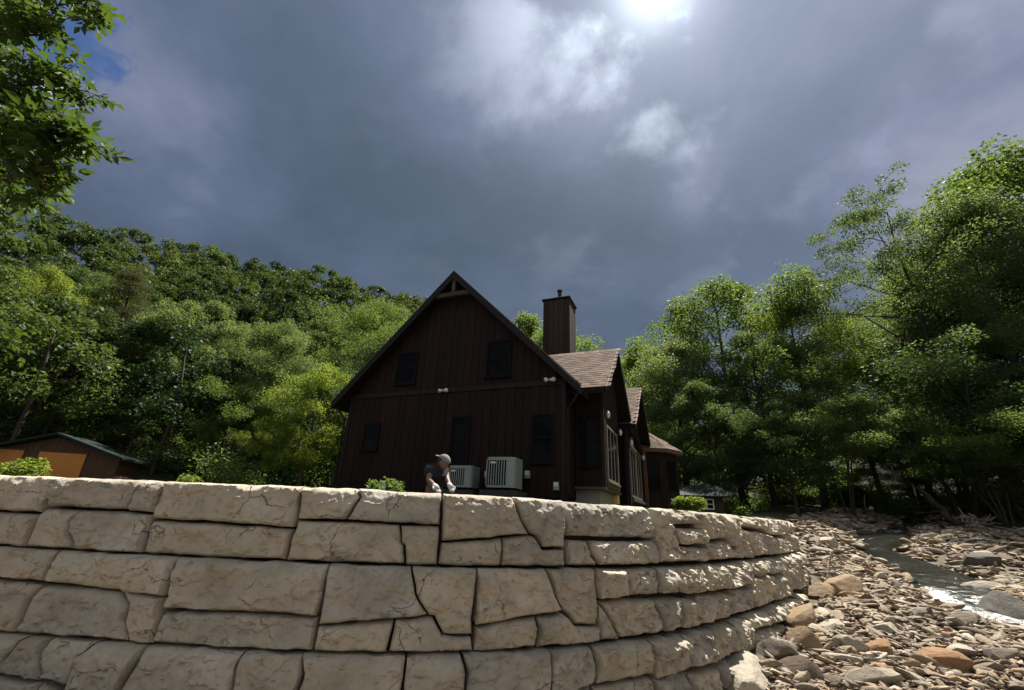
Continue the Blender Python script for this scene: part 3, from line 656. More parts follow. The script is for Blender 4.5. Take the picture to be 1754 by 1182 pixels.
    Xb, Yb = wallpt(x[loop], np.full(len(loop), SB * k - 0.34)); back = np.column_stack([Xb, Yb, zabs[loop]]) - WLOC
    n0 = len(V3); L = len(loop)
    Fc += [(loop[i], n0 + i, n0 + (i + 1) % L, loop[(i + 1) % L]) for i in range(L)]
    me = pymesh(name, np.vstack([V3, back]), Fc, True)
    sm = np.ones(len(me.polygons), bool); sm[len(Fc) - L:] = False
    me.polygons.foreach_set('use_smooth', sm)
    me.set_sharp_from_angle(angle=R(42))
    link(name, me, M['stone'], wall)
sd_ = 1
for k, poly in STONES:
    sd_ += 1; stone(k, poly, sd_)
# lower pieces of the third course, then the parts of the wall beyond the picture
low3 = [(7.4, .5), (8.3, .5), (9.07, .5), (9.9, .48), (10.23, .3), (10.8, .33), (11.98, .39), (12.57, .33), (13.64, .33), (14.27, .3), (15.26, .27), (15.83, .45), (16.8, .44), (17.55, .40), (18.3, .37), (19.19, .4), (19.81, .3), (20.7, .28), (22.22, .24), (23.46, .28), (24.66, .28), (25.6, .4)]
for (a0, h0), (a1, h1) in zip(low3[:-1], low3[1:]):
    sd_ += 1; stone(2, [(a0 + .06, 0), (a1 + .06, 0), (a1, h1), (a0, h0)], sd_)
def filler(k, s0, s1, hh=(0.0, 0.85)):
    global sd_
    s = s0
    while s < s1 - 0.3:
        wdt = min(s1 - s, rngw.uniform(0.8, 1.7))
        if s1 - s - wdt < 0.4: wdt = s1 - s
        cut = rngw.uniform(0.38, 0.52); 
        for z0, z1 in ((hh[0], cut), (cut, hh[1])):
            if z1 - z0 > 0.1:
                sd_ += 1; stone(k, [(s, z0), (s + wdt, z0), (s + wdt, z1), (s, z1)], sd_)
        s += wdt
filler(0, 3.0, 7.3); filler(1, 3.0, 8.2); filler(2, 4.0, 7.4)
filler(0, 25.75, 31.5); filler(1, 24.6, 31.5); filler(2, 25.3, 31.0)
for a0, a1, h1 in ((12.5, 14.0, .85), (14.0, 15.1, .85), (15.1, 16.4, .85), (16.4, 17.3, .8), (17.3, 18.4, .85), (18.4, 19.8, .8)):
    sd_ += 1; stone(3, [(a0, 0.3), (a1, 0.3), (a1, h1), (a0, h1)], sd_)
core = MB()
ss = np.arange(3.0, 31.6, 0.4)
for k in range(4):
    f_, b_ = SB * k - 0.25, -0.85
    ztop = ZT - HC * k - (0.02 if k else 0.03); zbot = ZT - HC * (k + 1) - (0.02 if k < 3 else 0.2)
    Vv = []
    for s in ss:
        for off, z in ((f_, zbot), (f_, ztop), (b_ + .002 * k, ztop), (b_ + .002 * k, zbot)):
            X, Yy = wallpt(s, off); Vv.append((float(X) - WLOC[0], float(Yy) - WLOC[1], z - WLOC[2]))
    Fv = [(4 * i + j, 4 * i + 4 + j, 4 * i + 4 + (j + 1) % 4, 4 * i + (j + 1) % 4) for i in range(len(ss) - 1) for j in range(4)] + [(0, 1, 2, 3), tuple(4 * (len(ss) - 1) + j for j in (3, 2, 1, 0))]
    core.solid(Vv, Fv)
core.build('core', M['core'], wall)
tag(wall, kind='thing')
# ------------------------------------------------------------------ house (local x to the right along the gable end, y back)
HO, HROT = (1.939, 15.0, 0.0), R(-22.76)
house = empty('timber_house', (HO[0], HO[1], 2.3), HROT)
tag(house, 'dark brown board house with steep gable, chimney and shingled cross gables behind the wall', 'house')
HZ = 2.3
def hb(): return MB()
class HB(MB):
    def build(s, name, mat, parent=None, **kw):
        s.v = [(a, b_, c_ - HZ) for a, b_, c_ in s.v]; return MB.build(s, name, mat, parent or house, **kw)
XW, XR = -9.45, 0.0; RX = -4.72
PEAK_Z, EAVE_Z, EAVE_X = 11.25, 5.88, 0.62
SL = (PEAK_Z - EAVE_Z) / (EAVE_X - RX)
def roof_z(x): return PEAK_Z - SL * abs(x - RX)
TH = 0.26                                            # roof thickness measured upright
def soff(x): return roof_z(x) - TH
LEN = 15.5
# body behind the boards
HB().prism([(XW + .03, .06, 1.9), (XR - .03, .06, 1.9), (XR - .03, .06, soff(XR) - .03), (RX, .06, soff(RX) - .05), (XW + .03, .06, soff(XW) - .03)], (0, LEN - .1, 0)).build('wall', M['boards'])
rb = random.Random(3)
# board siding on the gable end
BW = 0.315; nb_ = int(round((XR - XW) / BW)); BW = (XR - XW) / nb_
BELT = 6.06
for i in range(nb_):
    x0, x1 = XW + i * BW + .008, XW + (i + 1) * BW - .008; f = -0.012 - rb.uniform(0, 0.016)
    for z0, top in ((2.25, None), (BELT + .2, 1)):
        if top is None: poly = [(x0, f, z0), (x1, f, z0), (x1, f, BELT), (x0, f, BELT)]
        else:
            ta, tb = soff(x0) - .01, soff(x1) - .01
            if min(ta, tb) < z0 + .1: continue
            poly = [(x0, f, z0), (x1, f, z0), (x1, f, tb), (x0, f, ta)]
            if x0 < RX < x1: poly.insert(3, (RX, f, soff(RX) - .01))
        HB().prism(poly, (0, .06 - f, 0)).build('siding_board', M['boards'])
HB().box(XW - .02, XR + .02, -.06, .05, BELT + .005, BELT + .19).build('belt_trim', M['trim'], bevel=.006)
HB().box(XW - .04, XW + .13, -.055, .08, 2.2, 6.3).build('corner_trim', M['trim'], bevel=.006)
HB().box(XR - .13, XR + .04, -.055, .08, 2.2, 6.3).build('corner_trim', M['trim'], bevel=.006)
# roof
YF, YB = -.45, LEN + .4
for sgn in (-1, 1):
    xe = RX + sgn * (EAVE_X - RX)
    poly = [(RX, YF, PEAK_Z), (xe, YF, EAVE_Z), (xe, YF, EAVE_Z - TH), (RX, YF, PEAK_Z - TH)]
    rf = HB().prism(poly, (0, YB - YF, 0)).build('roof', M['soffit'])
    # rake board and drip edge along the front
    e = sgn * .05
    HB().prism([(RX, YF - .035, PEAK_Z + .015), (xe + e, YF - .035, EAVE_Z - .03), (xe + e, YF - .035, EAVE_Z - .33), (RX, YF - .035, PEAK_Z - .30)], (0, .034, 0)).build('rake_board', M['trim'])
    HB().prism([(RX, YF - .055, PEAK_Z + .06), (xe + e * 1.4, YF - .055, EAVE_Z + .01), (xe + e * 1.4, YF - .055, EAVE_Z - .035), (RX, YF - .055, PEAK_Z + .012)], (0, .12, 0)).build('drip_edge', M['fascia'])
    g = [(xe + sgn * .02, YF + .1, EAVE_Z - .16), (xe + sgn * .02, YB if sgn < 0 else .6, EAVE_Z - .16)]
    HB().tube(g, .065, 8).build('gutter', M['trim'])
HB().tube([(XR + .52, -.25, 5.68), (XR + .34, -.16, 5.42), (XR + .12, -.1, 5.2), (XR + .1, -.1, 2.4)], .045, 8).build('downspout', M['trim'])
HB().tube([(XW - .52, -.25, 5.68), (XW - .34, -.16, 5.42), (XW - .12, -.1, 5.2), (XW - .1, -.1, 2.4)], .045, 8).build('downspout', M['trim'])
# truss ornament in the peak
cz = 10.12; hw = (PEAK_Z - TH - cz) / SL
HB().prism([(RX - hw + .05, YF + .02, cz + .02), (RX + hw - .05, YF + .02, cz + .02), (RX + hw - .2, YF + .02, cz + .2), (RX - hw + .2, YF + .02, cz + .2)], (0, .14, 0)).build('collar_beam', M['beam'])
HB().box(RX - .08, RX + .08, YF + .03, YF + .15, cz + .2, PEAK_Z - TH - .04).build('king_post', M['beam'], bevel=.008)
# windows: frame > panes, sash bars
def window(x0, x1, z0, z1, y=-.03, rot=None, mat='frame', mull=1, vbars=0, name='window', parent=None, sill=True):
    """window in the plane y (facing -y) or, with rot='x', in the plane x=y (facing +x; x0..x1 then run along local y)"""
    def P(u, d, z): return (u, y - d, z) if rot is None else (y + d, u, z)
    def bx(u0, u1, d0, d1, za, zb):
        h = HB(); a, b2 = P(u0, d0, za), P(u1, d1, zb)
        h.box(min(a[0], b2[0]), max(a[0], b2[0]), min(a[1], b2[1]), max(a[1], b2[1]), za, zb); return h
    wd = .075
    fr = HB()
    for u0, u1, za, zb in ((x0 - wd, x0, z0 - wd, z1 + wd), (x1, x1 + wd, z0 - wd, z1 + wd), (x0, x1, z1, z1 + wd), (x0, x1, z0 - wd, z0)):
        q = bx(u0, u1, -.02, .05, za, zb); fr.solid(q.v, q.f)
    f = fr.build(name, M[mat], parent)
    if sill: bx(x0 - wd - .04, x1 + wd + .04, -.02, .10, z0 - wd - .05, z0 - wd - .002).build('sill', M[mat], f)
    zs = np.linspace(z0, z1, mull + 2); us = np.linspace(x0, x1, vbars + 2)
    for i in range(mull + 1):
        for j in range(vbars + 1):
            bx(us[j] + .012, us[j + 1] - .012, 0.0 + .012 * i, .012 + .012 * i, zs[i] + .012, zs[i + 1] - .012).build('pane', M['glass'], f)
    for i in range(1, mull + 1): bx(x0, x1, -.01, .036, zs[i] - .03, zs[i] + .03).build('sash_bar', M[mat], f)
    for j in range(1, vbars + 1): bx(us[j] - .025, us[j] + .025, -.01, .034, z0, z1).build('sash_bar', M[mat], f)
    return f
for x0, x1, z0, z1 in ((-7.25, -6.38, 6.62, 7.88), (-3.06, -2.16, 6.62, 7.95), (-8.42, -7.80, 3.96, 4.92), (-4.34, -3.68, 3.42, 5.02), (-1.14, -.48, 3.44, 4.98)):
    window(x0, x1, z0, z1)
def floodlight(x, z):
    b_ = HB(); b_.box(x - .05, x + .05, -.09, -.03, z - .05, z + .05); o = b_.build('floodlight', M['white'], bevel=.01)
    for s in (-1, 1):
        HB().tube([(x + s * .05, -.09, z), (x + s * .12, -.16, z - .02), (x + s * .15, -.24, z - .05)], [.03, .05, .085], 10).build('lamp_head', M['white'], o, smooth=True)
floodlight(-4.84, 6.15); floodlight(-.5, 6.27)
# chimney: boarded chase, cap and flue
cx0, cx1, cy0, cy1, czt = -2.53, -1.16, 5.0, 6.35, 12.2
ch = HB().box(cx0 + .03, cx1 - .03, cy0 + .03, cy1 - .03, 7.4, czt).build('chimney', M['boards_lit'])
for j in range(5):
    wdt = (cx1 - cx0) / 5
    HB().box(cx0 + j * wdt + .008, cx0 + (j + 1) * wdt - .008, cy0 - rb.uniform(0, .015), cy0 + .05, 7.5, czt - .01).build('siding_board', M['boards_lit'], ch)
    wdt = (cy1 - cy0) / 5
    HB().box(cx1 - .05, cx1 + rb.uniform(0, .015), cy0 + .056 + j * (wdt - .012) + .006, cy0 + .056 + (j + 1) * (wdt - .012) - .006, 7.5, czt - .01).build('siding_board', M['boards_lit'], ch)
HB().box(cx0 - .07, cx1 + .07, cy0 - .07, cy1 + .07, czt, czt + .09).build('chimney_cap', M['trim'], ch, bevel=.01)
HB().tube([(-1.75, 5.35, czt + .08), (-1.75, 5.35, czt + .62)], .10, 12).build('flue_pipe', M['metal'], ch)
HB().tube([(-1.75, 5.35, czt + .61), (-1.75, 5.35, czt + .68)], .14, 12).build('flue_cover', M['metal'], ch)
for x, y in ((-3.35, 2.0), (-2.75, 2.0)): HB().tube([(x, y, roof_z(x) - .1), (x, y, roof_z(x) + .38)], .05, 8).build('vent_pipe', M['white'])
# cross gables with shingles
sh_mesh = {}
def shingle_mesh(wd, ht):
    key = (round(wd, 3), round(ht, 3))
    if key not in sh_mesh:
        v = [(-wd / 2, 0, 0), (wd / 2, 0, 0), (wd / 2, ht * 1.6, 0), (-wd / 2, ht * 1.6, 0)]
        V = [(a, b2, 0.0 + (.016 if b2 == 0 else 0)) for a, b2, _ in v] + [(a, b2, .018 + (.016 if b2 == 0 else 0)) for a, b2, _ in v]
        sh_mesh[key] = pymesh('shingle', V, [(3, 2, 1, 0), (4, 5, 6, 7), (0, 1, 5, 4), (1, 2, 6, 5), (2, 3, 7, 6), (3, 0, 4, 7)]); sh_mesh[key].materials.append(M['shingle'])
    return sh_mesh[key]
def lay_shingles(parent, o, e1, e2, len1, len2, wd, ht, keep=None, mx=400):
    """o eave corner, e1 along the eave, e2 up the slope"""
    e1, e2 = Vector(e1).normalized(), Vector(e2).normalized(); n = e1.cross(e2)
    if n.z < 0: n = -n
    me = shingle_mesh(wd - .012, ht); rows = int(len2 / ht); cnt = 0
    for r_ in range(rows):
        sh = (r_ % 2) * wd / 2 + rb.uniform(-.03, .03)
        for c_ in range(int(len1 / wd) + 1):
            u = c_ * wd + sh + wd / 2
            if u > len1 - wd * .3 or u < wd * .3: 
                if not (wd * .25 < u < len1 + wd * .1): continue
            p = Vector(o) + e1 * u + e2 * (r_ * ht) + n * .008
            if keep and not keep(p + e2 * ht * .5): continue
            q = bpy.data.objects.new('shingle', me); COL.objects.link(q); q.parent = parent
            m3 = Matrix((e1, e2, n)).transposed().to_4x4(); q.matrix_local = Matrix.Translation(p - Vector((0, 0, HZ))) @ m3 @ Matrix.Rotation(rb.uniform(-.006, .006), 4, 'Z'); cnt += 1
            if cnt >= mx: return
def cross_gable(xf, xw, yc, hwid, zp, ze, xback, w0, w1, zlow, full=True):
    """gable facing +x: roof front xf, wall plane xw, ridge at yc"""
    sl = (zp - ze) / hwid; th = .2
    roofs = []
    for sgn in (-1, 1):
        ye = yc + sgn * hwid
        xe_ = min(0.35, xback + 3.0)
        rf = HB().solid([(xf, yc, zp), (xf, ye, ze), (xf, ye, ze - th), (xf, yc, zp - th), (xback, yc, zp), (xe_, ye, ze), (xe_, ye, ze - th), (xback, yc, zp - th)],
                        [(0, 1, 2, 3), (7, 6, 5, 4), (0, 4, 5, 1), (1, 5, 6, 2), (2, 6, 7, 3), (3, 7, 4, 0)]).build('roof', M['soffit']); roofs.append(rf)
        HB().prism([(xf + .03, yc, zp + .02), (xf + .03, ye + sgn * .03, ze - .01), (xf + .03, ye + sgn * .03, ze - .22), (xf + .03, yc, zp - .22)], (-.029, 0, 0)).build('rake_board', M['trim'], rf)
        HB().prism([(xf + .05, yc, zp + .045), (xf + .05, ye + sgn * .05, ze + .012), (xf + .05, ye + sgn * .05, ze - .05), (xf + .05, yc, zp - .02)], (-.019, 0, 0)).build('drip_edge', M['fascia'], rf)
    # boards of the gable wall
    n = max(3, int(round((w1 - w0) / .3))); bw = (w1 - w0) / n
    HB().prism([(xw - .06, w0, zlow), (xw - .06, w1, zlow), (xw - .06, w1, zp - th - sl * abs(w1 - yc) - .02), (xw - .06, yc, zp - th - .02), (xw - .06, w0, zp - th - sl * abs(w0 - yc) - .02)], (-(xw - .06) - .1, 0, 0)).build('bay_wall', M['boards'])
    for i in range(n):
        y0, y1 = w0 + i * bw + .008, w0 + (i + 1) * bw - .008; f = xw + rb.uniform(0, .015)
        ta, tb = zp - th - sl * abs(y0 - yc) - .02, zp - th - sl * abs(y1 - yc) - .02
        poly = [(f, y0, zlow), (f, y1, zlow), (f, y1, tb), (f, y0, ta)]
        HB().prism(poly, (xw - .06 - f, 0, 0)).build('siding_board', M['boards'])
    return roofs, sl
G1 = dict(xf=1.45, xw=1.06, yc=2.85, hwid=3.05, zp=8.32, ze=5.82, xback=-2.0, w0=1.2, w1=4.4, zlow=2.72)
r1, s1 = cross_gable(**G1)
lay_shingles(r1[0], (-2.0, 2.85 - 3.05, 5.82), (1, 0, 0), (0, 3.05, 2.5), 3.45, 3.9, .30, .20, keep=lambda p: p.z > roof_z(min(p.x, .7)) - .05 or p.x > EAVE_X, mx=260)
# side of the first bay (facing the camera)
for j in range(4):
    x0 = .05 + j * .252; HB().box(x0 + .006, x0 + .246, 1.2 - .025 - rb.uniform(0, .012), 1.2, 2.72, 6.1).build('siding_board', M['boards'])
HB().box(.98, 1.10, 1.14, 1.26, 2.66, 6.0).build('corner_trim', M['trim'], bevel=.006)
HB().box(.0, 1.10, 1.12, 4.46, 2.62, 2.71).build('bay_skirt', M['fascia'])
window(.32, .86, 3.46, 5.12, y=1.165)
window(1.62, 3.75, 3.02, 4.85, y=1.09, rot='x', mat='pale_frame', mull=0, vbars=2)
HB().box(1.075, 1.12, 1.45, 3.95, 2.72, 2.90).build('bay_trim', M['post'])
HB().box(-.05, .85, 1.35, 4.3, 2.0, 2.61).build('foundation', M['foundation'])
HB().box(.86, 1.02, 3.9, 4.4, 2.28, 2.60).build('foundation_board', M['yellow'])
# siding between the corner and the first bay, and along the facade
yy = .10
while yy < LEN - .4:
    if not (1.1 < yy < 4.3): HB().box(XR, XR + .02 + rb.uniform(0, .015), yy, yy + .29, 2.3, 5.95).build('siding_board', M['boards'])
    yy += .302
G2 = dict(xf=1.68, xw=1.22, yc=8.75, hwid=3.2, zp=8.25, ze=5.72, xback=-1.6, w0=6.0, w1=11.5, zlow=2.35)
r2, s2 = cross_gable(**G2)
lay_shingles(r2[0], (-.2, 8.75 - 3.2, 5.72), (1, 0, 0), (0, 3.2, 2.53), 1.88, 4.05, .30, .20, mx=130)
window(6.4, 8.1, 2.75, 4.75, y=1.25, rot='x', mat='pale_frame', mull=0, vbars=1, name='glazed_door', sill=False)
window(8.35, 10.1, 2.75, 4.75, y=1.25, rot='x', mat='pale_frame', mull=0, vbars=1, name='glazed_door', sill=False)
window(6.6, 9.9, 5.0, 5.6, y=1.25, rot='x', mat='frame', mull=0, vbars=3, sill=False)
HB().box(1.2, 1.34, 6.0, 11.4, 4.84, 4.95).build('door_header', M['fascia'])
HB().box(1.2, 1.40, 6.0, 11.4, 2.5, 2.62).build('door_threshold', M['fascia'])
HB().box(1.30, 1.48, 11.2, 11.4, 2.2, 5.6).build('porch_post', M['post'], bevel=.01)
HB().box(1.15, 1.33, 5.55, 5.73, 2.2, 5.6).build('porch_post', M['trim'], bevel=.01)
def wall_lamp(x, y, z):
    o = HB().box(x, x + .05, y - .06, y + .06, z - .1, z + .14).build('wall_lamp', M['metal'], bevel=.005)
    HB().tube([(x + .14, y, z - .12), (x + .14, y, z - .02), (x + .14, y, z + .07), (x + .14, y, z + .13)], [.045, .07, .06, .015], 8).build('lantern', M['badge'], o)
    HB().tube([(x + .03, y, z + .12), (x + .10, y, z + .17), (x + .14, y, z + .12)], .014, 6).build('bracket', M['metal'], o)
wall_lamp(1.08, 1.45, 5.25); wall_lamp(1.08, 4.15, 5.1); wall_lamp(1.24, 6.2, 5.0); wall_lamp(1.24, 10.9, 4.95)
# far bay with faceted roof
bc = (1.2, 13.3); pts6 = [(1.15, 11.75), (2.35, 12.15), (3.0, 13.3), (2.35, 14.6), (1.15, 15.0)]
bz0, bz1 = 2.35, 5.55
for (xa, ya), (xb, yb) in zip(pts6[:-1], pts6[1:]):
    dx, dy = xb - xa, yb - ya; L_ = math.hypot(dx, dy); nx, ny = dy / L_, -dx / L_
    n = max(3, int(L_ / .3))
    for i in range(n):
        a, b2 = (i + .02) / n, (i + .98) / n
        q = [(xa + dx * a, ya + dy * a), (xa + dx * b2, ya + dy * b2)]
        HB().prism([(q[0][0], q[0][1], bz0), (q[1][0], q[1][1], bz0), (q[1][0], q[1][1], bz1), (q[0][0], q[0][1], bz1)], (-nx * .06, -ny * .06, 0)).build('siding_board', M['boards'])
    wv = HB(); m0, m1 = .2, .8
    P0 = Vector((xa + dx * m0, ya + dy * m0, 0)); P1_ = Vector((xa + dx * m1, ya + dy * m1, 0)); N_ = Vector((nx, ny, 0))
    f = HB()
    for za, zb, s0, s1_ in ((3.3, 3.38, 0, 1), (4.92, 5.0, 0, 1), (3.38, 4.92, 0, .1), (3.38, 4.92, .9, 1)):
        A, B_ = P0.lerp(P1_, s0), P0.lerp(P1_, s1_)
        f.prism([A + Vector((0, 0, za)), B_ + Vector((0, 0, za)), B_ + Vector((0, 0, zb)), A + Vector((0, 0, zb))], N_ * .05)
    f = f.build('window', M['frame'])
    A, B_ = P0.lerp(P1_, .1), P0.lerp(P1_, .9)
    HB().prism([A + Vector((0, 0, 3.38)), B_ + Vector((0, 0, 3.38)), B_ + Vector((0, 0, 4.92)), A + Vector((0, 0, 4.92))], N_ * .02).build('pane', M['glass'], f)
apex = Vector((.6, 13.3, 7.35))
rfm = HB(); outer = [(1.0 + (x - 1.0) * 1.18, 13.3 + (y - 13.3) * 1.18) for x, y in pts6]
V6 = [apex] + [Vector((x, y, bz1)) for x, y in outer] + [Vector((x, y, bz1 - .16)) for x, y in outer]
n6 = len(outer)
rfm.solid(V6, [(0, 1 + i, 2 + i) for i in range(n6 - 1)] + [(1 + i, 1 + n6 + i, 2 + n6 + i, 2 + i) for i in range(n6 - 1)] + [tuple(1 + n6 + i for i in range(n6))])
bay_roof = rfm.build('bay_roof', M['shingle'])
for i in range(n6 - 1):
    A, B_ = V6[1 + i], V6[2 + i]; e1 = (B_ - A); mid = (A + B_) / 2; e2 = apex - mid; e2 = (e2 - e1 * (e2.dot(e1) / e1.dot(e1))); LL = e2.length
    base = apex - e2; tA, tB = (A - base).dot(e1.normalized()), (B_ - base).dot(e1.normalized())
    def keep(p, A=A, e1=e1, e2=e2, tA=tA, tB=tB, LL=LL, base=base):
        v = (p - base).dot(e2.normalized()) / LL; u = (p - base).dot(e1.normalized()); return tA * (1 - v) + .08 < u < tB * (1 - v) - .08
    lay_shingles(bay_roof, A, e1, e2, e1.length, LL, .30, .20, keep=keep, mx=90)
for o in list(bpy.data.objects):
    pass

# ------------------------------------------------------------------ things by the gable end
def hw_(x, y, z=0.0):
    c_, s_ = math.cos(HROT), math.sin(HROT); return Vector((HO[0] + x * c_ - y * s_, HO[1] + x * s_ + y * c_, z))
def ac_unit(x, y, z0, wd, ht, label):
    p = hw_(x, y, z0); root = empty('air_conditioner', p, HROT + R(4)); tag(root, label, 'air conditioner', 'heat pump units beside the house')
    h = wd / 2
    MB().box(-h - .12, h + .12, -h - .12, h + .12, -.30, -.08).build('pad', M['pad'], root)
    for sx in (-1, 1):
        for sy in (-1, 1): MB().box(sx * (h - .08) - .04, sx * (h - .08) + .04, sy * (h - .08) - .04, sy * (h - .08) + .04, -.08, .0).build('foot', M['ac_dark'], root)
    MB().box(-h + .05, h - .05, -h + .05, h - .05, .02, ht - .08).build('coil', M['ac_dark'], root)
    # rounded corners: base pan and top cap
    def rr(z0_, z1_, e, nm, mt):
        cr = .16; pts = []
        for cx_, cy_, a0 in ((h - cr, h - cr, 0), (-h + cr, h - cr, 90), (-h + cr, -h + cr, 180), (h - cr, -h + cr, 270)):
            for k_ in range(6): a = R(a0 + k_ * 18); pts.append((cx_ + (cr + e) * math.cos(a), cy_ + (cr + e) * math.sin(a), z0_))
        return MB().prism(pts, (0, 0, z1_ - z0_)).build(nm, mt, root)
    rr(.0, .06, .01, 'base_pan', M['ac']); rr(ht - .09, ht, .012, 'top_cap', M['ac'])
    rr(ht, ht + .025, -.10, 'fan_guard', M['ac_dark'])
    # solid service corner panel on the right
    cr = .16; pts = [(h * .42, -h, .06), (h - cr, -h, .06)] + [(h - cr + cr * math.cos(R(270 + a)), -h + cr + cr * math.sin(R(270 + a)), .06) for a in (18, 36, 54, 72, 90)] + [(h, h - .1, .06), (h - .04, h - .1, .06), (h - .04, -h + .2, .06), (h * .42, -h + .04, .06)]
    MB().prism(pts, (0, 0, ht - .15)).build('service_panel', M['ac'], root)
    n = 9
    for i in range(n):
        x_ = -h + .03 + i * (h * 1.38) / (n - 1)
        MB().box(x_ - .013, x_ + .013, -h - .004, -h + .04, .06, ht - .09).build('louvre_bar', M['ac'], root)
    for i in range(7):
        y_ = -h + .1 + i * (wd - .2) / 6
        MB().box(-h - .004, -h + .04, y_ - .013, y_ + .013, .06, ht - .09).build('louvre_bar', M['ac'], root)
    MB().box(-.34 * wd, -.16 * wd, -h - .018, -h - .005, ht - .20, ht - .14).build('badge', M['badge'], root)
    return root
ac_unit(-3.20, -1.0, 2.45, .84, .68, 'smaller grey-green heat pump unit beside the crouching worker')
ac_unit(-1.74, -1.0, 2.46, .96, .92, 'taller grey-green heat pump unit standing between two small wall boxes')
def elec_box(x, z, label):
    o = empty('electric_box', hw_(x, -.05, z), HROT); tag(o, label, 'electric box', 'small switch boxes on the gable wall')
    MB().box(-.09, .09, -.11, .0, -.13, .13).build('housing', M['ac'], o, bevel=.01)
    MB().box(-.07, .07, -.125, -.112, -.02, .11).build('cover', M['badge'], o)
    MB().tube([(0, -.05, -.12), (0, -.05, -.6)], .018, 6).build('conduit', M['ac_dark'], o)
elec_box(-1.29, 2.98, 'small grey switch box on the dark wall right of the taller heat pump')
elec_box(-2.78, 2.96, 'small grey switch box on the dark wall left of the taller heat pump')
elec_box(-.28, 2.62, 'tiny grey outlet box low on the wall near the house corner')

# ------------------------------------------------------------------ sheds
def shed_left():
    root = empty('garden_shed', (-25.9, 26.2, 0), R(14)); z0 = gz(-25.2, 27.5) - .3; root.location.z = z0
    tag(root, 'wide brown shed with low gable roof and orange doors at the left edge', 'shed')
    H0, HP, Wd = 4.04 - z0, 5.11 - z0, 3.24
    MB().prism([(-Wd, 0, 0), (Wd, 0, 0), (Wd, 0, H0 - .15), (0, 0, HP - .2), (-Wd, 0, H0 - .15)], (0, 2.6, 0)).build('wall', M['shed_brown'], root)
    n = 24
    for i in range(n):
        x0, x1 = -Wd + i * 2 * Wd / n + .006, -Wd + (i + 1) * 2 * Wd / n - .006
        top = lambda x: HP - .2 - (HP - H0 - .05) * abs(x) / Wd - .01
        MB().prism([(x0, -.03, .1), (x1, -.03, .1), (x1, -.03, top(x1)), (x0, -.03, top(x0))], (0, .027, 0)).build('siding_board', M['shed_brown'], root)
    for s in (-1, 1):
        e = s * (Wd + .38)
        MB().prism([(0, -.5, HP), (e, -.5, H0 - .12), (e, -.5, H0 - .24), (0, -.5, HP - .13)], (0, 3.4, 0)).build('roof', M['green_metal'], root)
    for x0, x1 in ((-2.9, -1.39), (-.67, 1.58)):
        d = MB().box(x0, x1, -.10, -.032, .15, 4.02 - z0).build('door', M['orange'], root)
        MB().box(x0 - .09, x1 + .09, -.11, -.034, 4.03 - z0, 4.12 - z0).build('door_trim', M['shed_brown'], d)
    MB().box(Wd + .001, Wd + .03, .4, 1.6, 1.0, H0 - .5).build('side_panel', M['shed_brown'], root)
shed_left()
def shed_right():
    p = at(1196, 872, 30); z0 = gz(p.x, p.y + 1) - .4; root = empty('small_shed', (p.x, p.y, z0), R(-14))
    tag(root, 'small dark shed with green metal roof beyond the far end of the house', 'shed')
    H0 = 3.55 - z0; Wd = 1.55
    MB().box(-Wd, Wd, 0, 3, 0, H0).build('wall', M['far_brown'], root)
    MB().prism([(-Wd - .3, -.4, H0 - .12), (-Wd - .3, 1.5, H0 + .62), (-Wd - .3, 3.4, H0 - .12), (-Wd - .3, 3.4, H0 - .22), (-Wd - .3, 1.5, H0 + .50), (-Wd - .3, -.4, H0 - .22)], (2 * Wd + .6, 0, 0)).build('roof', M['green_metal'], root)
    for i in range(11):
        x_ = -Wd - .28 + i * (2 * Wd + .52) / 10
        MB().prism([(x_, -.41, H0 - .105), (x_, 1.5, H0 + .645), (x_, 1.5, H0 + .62), (x_, -.41, H0 - .13)], (.04, 0, 0)).build('roof_rib', M['green_metal'], root)
    for xc in (-.95, .55):
        f = MB()
        for x0, x1, za, zb in ((-.42, -.36, -.32, .32), (.36, .42, -.32, .32), (-.36, .36, .26, .32), (-.36, .36, -.32, -.26), (-.02, .02, -.26, .26), (-.36, -.02, -.02, .02), (.02, .36, -.02, .02)): f.box(xc + x0, xc + x1, -.05, -.004, H0 - .62 + za, H0 - .62 + zb)
        fo_ = f.build('window', M['white'], root)
        MB().box(xc - .36, xc + .36, -.02, -.003, H0 - .88, H0 - .36).build('pane', M['glass'], fo_)
shed_right()
# ------------------------------------------------------------------ trees
def unit(v): return v / (np.linalg.norm(v, axis=-1, keepdims=True) + 1e-9)
def leaf_arrays(C, size, rng, out=None, up=0.34, aspect=0.55, tri=False, droop=0.25):
    """small pointed leaf faces at points C"""
    n = len(C)
    d = unit(rng.normal(size=(n, 3)) * np.array([1, 1, .6]) + (0 if out is None else out * 0.8)); d[:, 2] -= droop; d = unit(d)
    nn = unit(rng.normal(size=(n, 3)) + np.array([0, 0, up * 2]))
    b = unit(np.cross(nn, d)); ln = size * rng.uniform(.65, 1.35, n)[:, None]; wd = ln * aspect
    if tri:
        V = np.stack([C - d * ln * .5 + b * wd * .5, C - d * ln * .5 - b * wd * .5, C + d * ln * .5], 1).reshape(-1, 3)
        return V, np.arange(n * 3).reshape(n, 3)
    nrm = np.cross(d, b)
    V = np.stack([C - d * ln * .5, C + b * wd * .5 + nrm * wd * .15, C + d * ln * .5, C - b * wd * .5 + nrm * wd * .15], 1).reshape(-1, 3)
    return V, np.arange(n * 4).reshape(n, 4)
